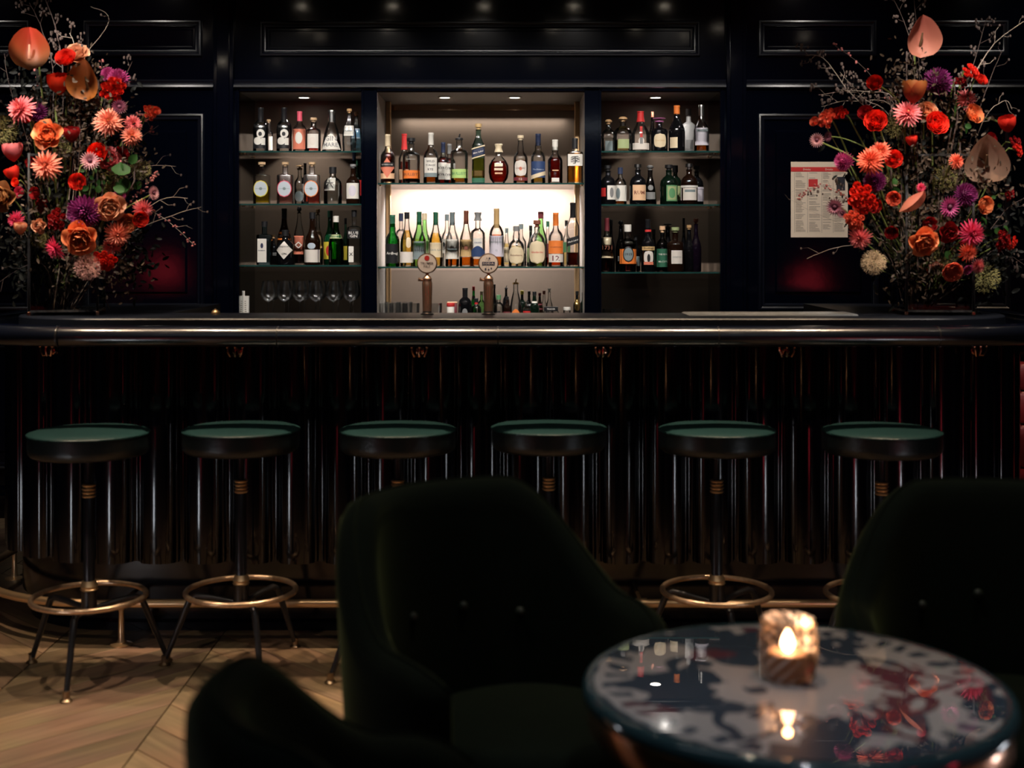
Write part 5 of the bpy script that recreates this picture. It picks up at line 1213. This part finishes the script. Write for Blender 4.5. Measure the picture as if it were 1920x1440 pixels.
RIGHT = [(1725, 66, 31, 'anth', 'blush', -.04, (.1, .15)), (1714, 170, 21, 'tulip', 'rorange', -.08, (0, .1)), (1850, 292, 37, 'anth', 'cream', -.02, (-.3, .35)), (1641, 157, 14, 'ranun', 'red', -.04, (-.4, .2), [(1660, 168), (1685, 190), (1700, 230)]),
 (1757, 156, 26, 'mum', 'purple', .02), (1818, 137, 17, 'cluster', 'red', .0), (1800, 155, 13, 'cluster', 'dred', .02), (1838, 152, 11, 'ranun', 'red', .0), (1812, 187, 21, 'dahlia', 'pink', .0), (1642, 230, 20, 'ranun', 'red', -.06),
 (1624, 214, 14, 'ranun', 'dred', -.02), (1552, 224, 18, 'cluster', 'coral', .0), (1576, 214, 14, 'cluster', 'red', .02), (1529, 229, 9, 'ranun', 'coral', .01), (1702, 212, 25, 'dahlia', 'pink', -.07), (1738, 209, 17, 'rose', 'peach', -.03), (1753, 234, 21, 'ranun', 'red', -.07),
 (1822, 216, 18, 'ranun', 'orange', -.02), (1889, 232, 15, 'tulip', 'red', -.0, (-.3, .3), [(1870, 228), (1850, 222), (1820, 222)]), (1532, 263, 13, 'gerb', 'dusty', -.03, (-.4, 0), [(1560, 276), (1590, 290), (1630, 320)]), (1554, 256, 10, 'gerb', 'mauve', .0, (-1.1, 0), [(1575, 258), (1605, 268), (1650, 290)]),
 (1632, 302, 25, 'dahlia', 'coral', -.12), (1650, 284, 19, 'dahlia', 'coral', -.08), (1674, 299, 16, 'ranun', 'red', -.04), (1583, 303, 17, 'mum', 'magenta', -.03), (1640, 340, 19, 'mum', 'purple', -.08), (1793, 303, 15, 'dahlia', 'coral', -.08),
 (1620, 372, 28, 'cluster', 'red', -.10), (1640, 385, 13, 'ranun', 'dred', -.08), (1604, 412, 19, 'cluster', 'coral', -.10), (1566, 388, 16, 'gerb', 'mauve', -.08), (1580, 400, 10, 'gerb', 'mauve', -.04), (1612, 446, 22, 'dahlia', 'pink', -.10),
 (1706, 370, 24, 'anth', 'blush', -.12, (.9, .9)), (1676, 372, 13, 'ranun', 'coral', -.06), (1779, 388, 20, 'gerb', 'magenta', -.12), (1809, 366, 21, 'mum', 'purple', -.07), (1843, 384, 16, 'ranun', 'orange', -.05), (1731, 454, 24, 'rose', 'orange', -.14),
 (1779, 436, 17, 'rose', 'dred', -.08), (1822, 438, 26, 'dahlia', 'red' if False else 'hot', -.10), (1815, 473, 18, 'dahlia', 'coral', -.10), (1783, 506, 18, 'ranun', 'coral', -.09), (1833, 499, 15, 'dahlia', 'pink', -.03), (1812, 504, 9, 'ranun', 'magenta', -.05),
 (1874, 448, 20, 'cluster', 'dred', .0), (1893, 455, 14, 'cluster', 'red', .01), (1900, 270, 15, 'cluster', 'dred', .02), (1905, 282, 13, 'cluster', 'red', .0), (1889, 365, 13, 'cluster', 'dred', .03), (1672, 435, 12, 'ranun', 'dred', -.05),
 (1710, 264, 10, 'tulip', 'red', -.05), (1740, 420, 14, 'ranun', 'dred', -.04), (1855, 262, 12, 'ranun', 'dred', .02), (1727, 352, 9, 'dahlia', 'hot', -.12)]
for side, LST in (('left', LEFT), ('right', RIGHT)):
    for e in LST:
        px, py, r, kind, col, dD = e[:6]; a = e[6] if len(e) > 6 else None; st_ = e[7] if len(e) > 7 else None
        if a is None:
            a = aimof(side, px, py); a = (max(-.9, min(.9, a[0]+rd.uniform(-.15, .15))), max(-.7, min(.7, a[1]+.1)))
        flower(side, px, py, r, kind, col, LD+dD, a, stem=st_, sx=1.15 if kind == 'cluster' else 1)
# labels that single out each bloom: by look, else by its place among the like ones
def relname(it, others):
    t, px, py, kind, col, r = it; best = None
    for o in others:
        if o is it or o[5] < 14: continue
        if sum(1 for q in others if (q[3], q[4]) == (o[3], o[4])) > 1: continue
        d = math.hypot(o[1]-px, o[2]-py)
        if best is None or d < best[0]: best = (d, o)
    if not best: return None
    o = best[1]; dx, dy = px-o[1], py-o[2]
    rel = ('right of' if dx > 0 else 'left of') if abs(dx) > abs(dy)*1.5 else ('below' if dy > 0 else 'above') if abs(dy) > abs(dx)*1.5 else ('below and ' if dy > 0 else 'above and ')+('right of' if dx > 0 else 'left of')
    return '%s the %s %s' % (rel, PN[o[4]], KN[o[3]][0])
used = set()
for side, its in FL.items():
    for it in its:
        t, px, py, kind, col, r = it
        same = [q for q in its if q[3] == kind and q[4] == col]; size = 'small ' if r < 12 else ''
        nm = KN[kind][0]
        if len(same) == 1: l = '%s%s %s in the %s bouquet' % (size, PN[col], nm, side)
        else: l = '%s%s %s in the %s bouquet' % (size, PN[col], nm, side)
        rn = relname(it, its)
        if rn: l += ', '+rn
        if l in used:
            k = sorted(same, key=lambda q: q[2]).index(it); l = '%s%s %s, %s from the top of its kind in the %s bouquet' % (size, PN[col], nm, ['first', 'second', 'third', 'fourth', 'fifth', 'sixth', 'seventh', 'eighth'][min(k, 7)], side)
        used.add(l); t['label'] = l; t['group'] = 'flowers of the %s bouquet' % side

# ---- fluffy and leafy filler
def puff(side, px, py, r, mat, what, D, n=1000, sy=1.0):
    p = P(px, py, D); rr = r*D/F; t = thing('fluffy_spray' if mat in (PUFFP, PUFFB) else 'feathery_frond', p, what, 'foliage', 'feathery sprays of the %s bouquet' % side)
    mb = MB(); q = random.Random(px*7+py)
    for i in range(n):
        a = q.uniform(0, 2*PI); z = q.uniform(-1, 1); s = math.sqrt(1-z*z); u = q.random()**.4*rr
        c = Vector((u*s*math.cos(a), u*s*math.sin(a)*.8, u*z*sy)); d = (c.normalized()+Vector((q.uniform(-.9, .9), q.uniform(-.9, .9), q.uniform(-.9, .9)))).normalized()*rr*.16
        w_ = d.orthogonal().normalized()*.0006; b = len(mb.v)
        for v in (c-w_, c+w_, c+d+w_*.6, c+d-w_*.6): mb.vert(v)
        mb.face(b, b+1, b+2, b+3)
    f = build('plumes', mb, mat, t, smooth=False, fix=False); f['kind'] = 'stuff'
    g = GATHER[side]; e = Vector((g[0]+q.uniform(-.05, .05), g[1]+q.uniform(-.05, .05), g[2]+.08))-p
    build('stem', MB().tube([(0, 0, 0), (e.x*.3, e.y*.5+.03, e.z*.3), e], .002, 5), STEM, t)
for a in ((5, 243, 28, 'olive feathery frond at the left frame edge, left of the coral rose'), (118, 238, 24, 'olive feathery frond under the open tulip, left bouquet'), (118, 283, 18, 'small olive frond above the spiky salmon dahlia'), (212, 332, 28, 'olive feathery frond under the blush rose, left bouquet'),
          (262, 318, 20, 'yellow-olive frond reaching right, left bouquet'), (75, 450, 16, 'dim olive frond low on the left side'), (178, 478, 20, 'olive frond beside the lowest red cluster')): puff('left', a[0], a[1], a[2], OLIVE, a[3], 5.03)
puff('left', 165, 500, 25, PUFFP, 'dusty pink fluffy spray at the bottom of the left bouquet', 4.88, 2200)
for a in ((1683, 235, 26, 'olive frond between scarlet blooms, upper right bouquet'), (1772, 333, 26, 'olive frond in the middle of the right bouquet'), (1672, 340, 16, 'dark olive frond right of a purple bloom, right bouquet'), (1765, 490, 20, 'dim olive frond above the lowest orange bloom'), (1846, 520, 28, 'grey olive frond low on the right side')): puff('right', a[0], a[1], a[2], OLIVE, a[3], 5.03)
puff('right', 1638, 492, 23, PUFFB, 'beige fluffy spray low on the left of the right bouquet', 4.90, 1800)
def leafy(side, px, py, mat, label, n=26, ln=.07, spread=.13, D=5.12, seed=0, w_=.35):
    p = P(px, py, D); t = thing('leafy_stem', p, label, 'foliage', 'leafy stems of the %s bouquet' % side); q = random.Random(seed+px)
    mb = MB()
    for i in range(n):
        c = Vector((q.gauss(0, spread*.5), q.gauss(0, .05), q.gauss(0, spread*.6))); L_ = ln*q.uniform(.6, 1.2)
        M = T(*c) @ Matrix.Rotation(q.uniform(0, 6.28), 4, 'Y') @ Matrix.Rotation(q.uniform(-.9, .9), 4, 'X')
        pet(mb, M @ Matrix.Rotation(PI/2, 4, 'X'), L_, L_*w_, .3, q.uniform(-.6, .6), 0, 1, 4, 2)
    f = build('leaves', mb, mat, t, fix=False, ang=80); f['kind'] = 'stuff'
    g = GATHER[side]; e = Vector(g)-p
    build('stem', MB().tube([(0, 0, spread), (0, 0, 0), (e.x*.5, e.y*.6, e.z*.5), e], .003, 5), DTWIG, t)
for i, (x, y, s) in enumerate(((70, 190, 'behind the uppermost pink dahlia'), (170, 215, 'in the upper middle'), (120, 350, 'in the dark centre'), (60, 280, 'on the left side'), (200, 260, 'behind the salmon dahlia'), (90, 500, 'low, above the vase'), (180, 420, 'behind the peach rose'), (40, 470, 'lowest on the left'), (240, 470, 'lowest on the right'), (110, 440, 'between the orange rose and the hot pink dahlia'))):
    leafy('left', x, y, DLEAF, 'dark-leaved stem in the left bouquet, '+s, 190, .030, .125, seed=i, w_=.24)
for i, (x, y, s) in enumerate(((1690, 290, 'behind the coral dahlias'), (1760, 280, 'under the scarlet ranunculus'), (1660, 420, 'left of the orange rose'), (1740, 350, 'in the centre'), (1800, 410, 'behind the hot pink dahlia'), (1700, 500, 'low, above the vase'), (1850, 430, 'on the right side'), (1770, 460, 'above the lowest blooms'), (1640, 320, 'behind the purple globe'), (1850, 500, 'lowest on the right'))):
    leafy('right', x, y, DLEAF, 'dark-leaved stem in the right bouquet, '+s, 190, .030, .125, seed=i, w_=.24)
OLEAF = pm('dry_brown_leaf', (.045, .028, .017), .6, spec=.2, var=.5)
for side, pts_ in (('left', ((150, 180), (95, 230), (185, 205), (150, 275), (230, 300), (60, 400), (135, 470), (210, 500))), ('right', ((1700, 150), (1790, 200), (1720, 300), (1800, 320), (1690, 400), (1760, 410), (1720, 500), (1850, 330)))):
    for i, (x, y) in enumerate(pts_):
        leafy(side, x, y, OLEAF, 'dried brown-leaved sprig in the %s bouquet, %s from the top' % (side, ['first', 'second', 'third', 'fourth', 'fifth', 'sixth', 'seventh', 'eighth'][sorted(p[1] for p in pts_).index(y)]), 190, .018, .11, 5.0, seed=i+60, w_=.24)
for side, x, y, n, ln, s in (('left', 183, 345, 16, .026, 'cluster of small bright green leaves right of the red ranunculus'), ('left', 252, 340, 8, .06, 'broad green leaves on the right of the left bouquet'), ('left', 192, 365, 9, .024, 'little green leaves above the peach rose'),
        ('right', 1670, 345, 9, .035, 'green leaves right of the purple globe, right bouquet'), ('right', 1795, 222, 7, .03, 'narrow fresh green leaves near the orange ranunculus, right bouquet'), ('right', 1850, 410, 12, .03, 'green leaves below the orange ranunculus on the right'), ('right', 1770, 460, 8, .028, 'green leaves beside the crimson rose, right bouquet')):
    leafy(side, x, y, GLEAF, s, n, ln, .05 if n > 8 else .04, 4.98, 5, .42)
# ---- branches and berry twigs, each its own thing
def branch(side, pts, r, mat, label, D=5.05, twigs=6, buds='tip', seed=0, bm_=None, tw=.05):
    q = random.Random(seed*13+len(pts)); W = [P(x, y, D+(0 if i else .05)) for i, (x, y) in enumerate(pts)]; o = W[0]
    S = []
    for i in range(len(W)-1):
        a0, a1, a2, a3 = W[max(0, i-1)], W[i], W[i+1], W[min(len(W)-1, i+2)]
        for k in range(5):
            u = k/5; S.append(.5*((2*a1)+(a2-a0)*u+(2*a0-5*a1+4*a2-a3)*u*u+(3*a1-a0-3*a2+a3)*u**3)+Vector((q.uniform(-1, 1), q.uniform(-1, 1), q.uniform(-1, 1)))*.0012)
    S.append(W[-1]); S = [s-o for s in S]
    t = thing('berry_twig' if buds == 'along' else 'bare_branch', o, label, 'branch', 'branches of the %s bouquet' % side)
    n = len(S); rad = [r*(1-.65*i/(n-1)) for i in range(n)]
    build('stem', MB().tube(S, rad, 7), mat, t)
    mb = MB(); bb_ = MB()
    for k in range(twigs):
        i = int(n*(.35+.6*(k+.5)/twigs)); i = min(n-2, i); d = (S[i+1]-S[i]).normalized(); sd = d.cross(Vector((0, 1, 0)))*(1 if k % 2 else -1)
        L_ = tw*q.uniform(.4, 1.1); a = S[i]; b = a+(d*.6+sd*.7+Vector((0, q.uniform(-.4, .4), 0)))*L_; c = b+(d*.8+sd*.2)*L_*.7
        mb.tube([a, b, c], [rad[i]*.7, rad[i]*.5, rad[i]*.3], 5)
        if buds in ('tip', 'many'):
            bb_.sphere(c, .0042, 6, 4, 1.5)
            if buds == 'many':
                for m_ in range(7): bb_.sphere(b+(c-b)*q.uniform(-.6, 1.2)+Vector((q.uniform(-.014, .014), q.uniform(-.01, .01), q.uniform(-.014, .014))), q.uniform(.003, .0055), 6, 4, 1.6)
    if buds == 'along':
        for i in range(int(n*.35), n):
            for m_ in range(3):
                a = q.uniform(0, 6.28); bb_.sphere(S[i]+Vector((math.cos(a), q.uniform(-.5, .5), math.sin(a)))*.007, q.uniform(.0035, .0052), 7, 5)
    if mb.v: build('side_twigs', mb, mat, t)['kind'] = 'stuff'
    if bb_.v: build('buds', bb_, bm_ or BUD, t)['kind'] = 'stuff'
LB = [([(118, 585), (140, 330), (145, 140), (205, 40), (170, 12)], .0022, TWIG, 'pale curling branch rising highest right of the left bouquet', 2, 'tip'),
 ([(90, 585), (118, 200), (108, 70), (78, -20)], .0048, DTWIG, 'thick upright branch leaving the top of the left bouquet', 8, 'many'),
 ([(85, 585), (100, 170), (80, 60), (55, 5)], .003, DTWIG, 'forked dark branch above the red anthurium', 8, 'many'),
 ([(100, 585), (150, 200), (140, 90), (130, 62)], .0035, TWIG, 'short cut brown branch above the amber anthurium', 5, 'many'),
 ([(110, 585), (190, 280), (215, 190), (248, 115)], .003, DTWIG, 'bud-covered branch pointing up right beside the magenta globe', 6, 'many'),
 ([(125, 585), (180, 300), (195, 200), (190, 115)], .002, DTWIG, 'berry twig beside the amber anthurium', 0, 'along'),
 ([(100, 585), (60, 300), (20, 170), (8, 100)], .0022, DTWIG, 'thin dark twig at the far left', 5, 'tip'),
 ([(130, 585), (215, 430), (240, 290), (297, 235)], .0022, TWIG, 'pale twig below the coral carnation cluster', 3, 'tip'),
 ([(130, 585), (200, 400), (262, 318), (330, 312)], .0022, TWIG, 'pale horizontal branch with hanging pods on the right of the left bouquet', 5, 'tip'),
 ([(135, 585), (230, 440), (300, 375), (352, 372)], .0022, TWIG, 'pale forked twig pointing right below the dusty gerbera', 5, 'tip'),
 ([(135, 585), (230, 450), (320, 405), (378, 388)], .0022, TWIG, 'long pale twig reaching furthest right from the left bouquet', 5, 'tip'),
 ([(135, 585), (225, 395), (300, 405), (362, 458)], .0025, TWIG, 'arching berry branch bending down right', 2, 'along'),
 ([(130, 585), (230, 400), (275, 348), (295, 325)], .002, DTWIG, 'short dark berry twig above the dusty gerbera', 2, 'along'),
 ([(110, 585), (190, 330), (255, 215), (285, 245)], .002, DTWIG, 'rosy berry twig next to the coral carnations', 2, 'along'),
 ([(100, 585), (62, 330), (78, 200), (65, 120)], .002, DTWIG, 'hanging brown berry twig under the red anthurium', 0, 'along'),
 ([(110, 585), (85, 500), (45, 500), (0, 528)], .002, DTWIG, 'low thin twig leaving the frame at the left', 4, 'tip'),
 ([(75, 590), (60, 520), (52, 470), (62, 430)], .0035, TWIG, 'thick pale stem standing in the left vase', 2, 'tip'),
 ([(68, 585), (75, 540), (88, 500), (120, 470)], .0035, STEM, 'thick green stem standing in the left vase', 0, None),
 ([(100, 585), (105, 540), (125, 505), (130, 470)], .0028, TWIG, 'slanted thin stem in the left vase', 2, 'tip'),
 ([(160, 590), (135, 540), (105, 500), (70, 480)], .002, DTWIG, 'crossing thin stem in the left vase', 3, 'tip'),
 ([(205, 580), (190, 540), (180, 500), (160, 440)], .003, DTWIG, 'dark leaning stem at the right of the left vase', 0, None)]
RB = [([(1705, 585), (1715, 250), (1710, 90), (1672, -10)], .0028, DTWIG, 'forked dark branch crossing the blush anthurium', 8, 'many'),
 ([(1720, 585), (1728, 300), (1722, 100), (1712, -15)], .0024, DTWIG, 'straight branch running in front of the blush anthurium', 8, 'many'),
 ([(1730, 585), (1770, 300), (1822, 130), (1850, 35)], .003, DTWIG, 'twiggy branch topping the right side of the right bouquet', 9, 'many'),
 ([(1730, 585), (1790, 250), (1850, 100), (1920, 40)], .0034, TWIG, 'thick grey branch leaving the frame at upper right', 6, 'tip'),
 ([(1730, 585), (1820, 260), (1860, 140), (1880, 95)], .0022, DTWIG, 'thin upright twig right of the scarlet carnations', 4, 'tip'),
 ([(1715, 585), (1690, 270), (1640, 150), (1565, 85)], .0022, DTWIG, 'long rosy berry branch pointing upper left', 0, 'along'),
 ([(1710, 585), (1660, 270), (1590, 170), (1545, 110), (1510, 104)], .0026, TWIG, 'arching pale branch at the upper left of the right bouquet', 7, 'many'),
 ([(1710, 585), (1680, 250), (1620, 185), (1575, 135)], .0022, TWIG, 'second arching branch above the scarlet carnation cluster', 6, 'many'),
 ([(1710, 585), (1690, 230), (1600, 190), (1540, 200)], .002, TWIG, 'near-horizontal pale twig above the coral carnations', 6, 'tip'),
 ([(1710, 585), (1690, 220), (1620, 172), (1535, 178)], .002, TWIG, 'upper near-horizontal twig on the left of the right bouquet', 7, 'many'),
 ([(1715, 585), (1680, 470), (1600, 430), (1500, 385), (1495, 362)], .0016, TWIG, 'thin white twig curling across the menu sheet', 2, None),
 ([(1710, 585), (1660, 470), (1600, 460), (1555, 468), (1513, 485)], .002, TWIG, 'pale twig pointing left below the menu sheet', 3, 'tip'),
 ([(1710, 585), (1640, 420), (1590, 370), (1537, 348), (1498, 370)], .0016, DTWIG, 'berry sprig drooping over the menu sheet', 5, 'along'),
 ([(1715, 585), (1660, 440), (1600, 380), (1545, 350)], .0014, DTWIG, 'dark seed sprig over the menu sheet', 6, 'many'),
 ([(1740, 585), (1830, 260), (1880, 190), (1898, 205)], .002, TWIG, 'drooping twig with pods at the upper right', 4, 'tip'),
 ([(1740, 585), (1850, 440), (1890, 390), (1925, 370)], .002, DTWIG, 'pale twig leaving the frame at mid right', 4, 'tip'),
 ([(1740, 585), (1860, 470), (1895, 480), (1925, 500)], .002, DTWIG, 'dark twig leaving the frame at lower right', 5, 'many'),
 ([(1705, 590), (1690, 520), (1660, 480), (1655, 450)], .0024, TWIG, 'curving pale stem in the right vase', 3, 'tip'),
 ([(1705, 590), (1712, 540), (1728, 510), (1755, 490)], .0032, TWIG, 'thick leaning stem in the right vase', 0, None),
 ([(1818, 588), (1808, 550), (1795, 520), (1780, 490)], .0028, DTWIG, 'dark leaning stem at the right of the right vase', 0, None),
 ([(1700, 590), (1690, 560), (1680, 500), (1690, 440)], .0026, DTWIG, 'dark upright stem in the right vase', 2, None)]
for side, LST in (('left', LB), ('right', RB)):
    for i, (pts, r, m_, l, tw_, bd) in enumerate(LST):
        branch(side, pts, r*.72, m_, l, 5.06+.04*(i % 3)-.03, tw_, bd, seed=i+(40 if side == 'right' else 0), bm_=BERRY if bd == 'along' else BUD)
# ---- vases: black metal frame with glass panes and copper feet
VM = pm('matt_black_metal', (.02, .018, .018), .6, spec=.3)
def vase(cx, cy, rot, label, wdt=.25, hgt=.62):
    t = thing('glass_vase', (cx, cy, 1.1842), label, 'vase', None, rot); h2 = wdt/2
    for i, (sx, sy) in enumerate(((-1, -1), (1, -1), (1, 1), (-1, 1))):
        build('post', MB().box(sx*h2-.005, sx*h2+.005, sy*h2-.005, sy*h2+.005, .012, hgt, .001), VM, t)
        build('foot', MB().box(sx*h2-.007, sx*h2+.007, sy*h2-.007, sy*h2+.007, 0, .014, .002), COPPER, t)
    for z in (.012, hgt-.01):
        for a in (-1, 1):
            build('rail', MB().box(-h2, h2, a*h2-.004, a*h2+.004, z, z+.008), VM, t, smooth=False); build('rail', MB().box(a*h2-.004, a*h2+.004, -h2, h2, z, z+.008), VM, t, smooth=False)
    for a in (-1, 1):
        build('pane', MB().box(-h2+.006, h2-.006, a*h2-.0015, a*h2+.0015, .02, .26), GLS2, t, smooth=False); build('pane', MB().box(a*h2-.0015, a*h2+.0015, -h2+.006, h2-.006, .02, .26), GLS2, t, smooth=False)
    build('base_plate', MB().box(-h2, h2, -h2, h2, .012, .018), BLACKM, t, smooth=False)
GLS2 = glassm('vase_glass', (.93, .95, .95), .7, .02, .02)
vase(-1.745, 5.13, math.radians(12), 'glass vase in a black metal frame holding the left bouquet')
vase(1.65, 5.13, math.radians(-5), 'glass vase in a black metal frame with copper feet holding the right bouquet')
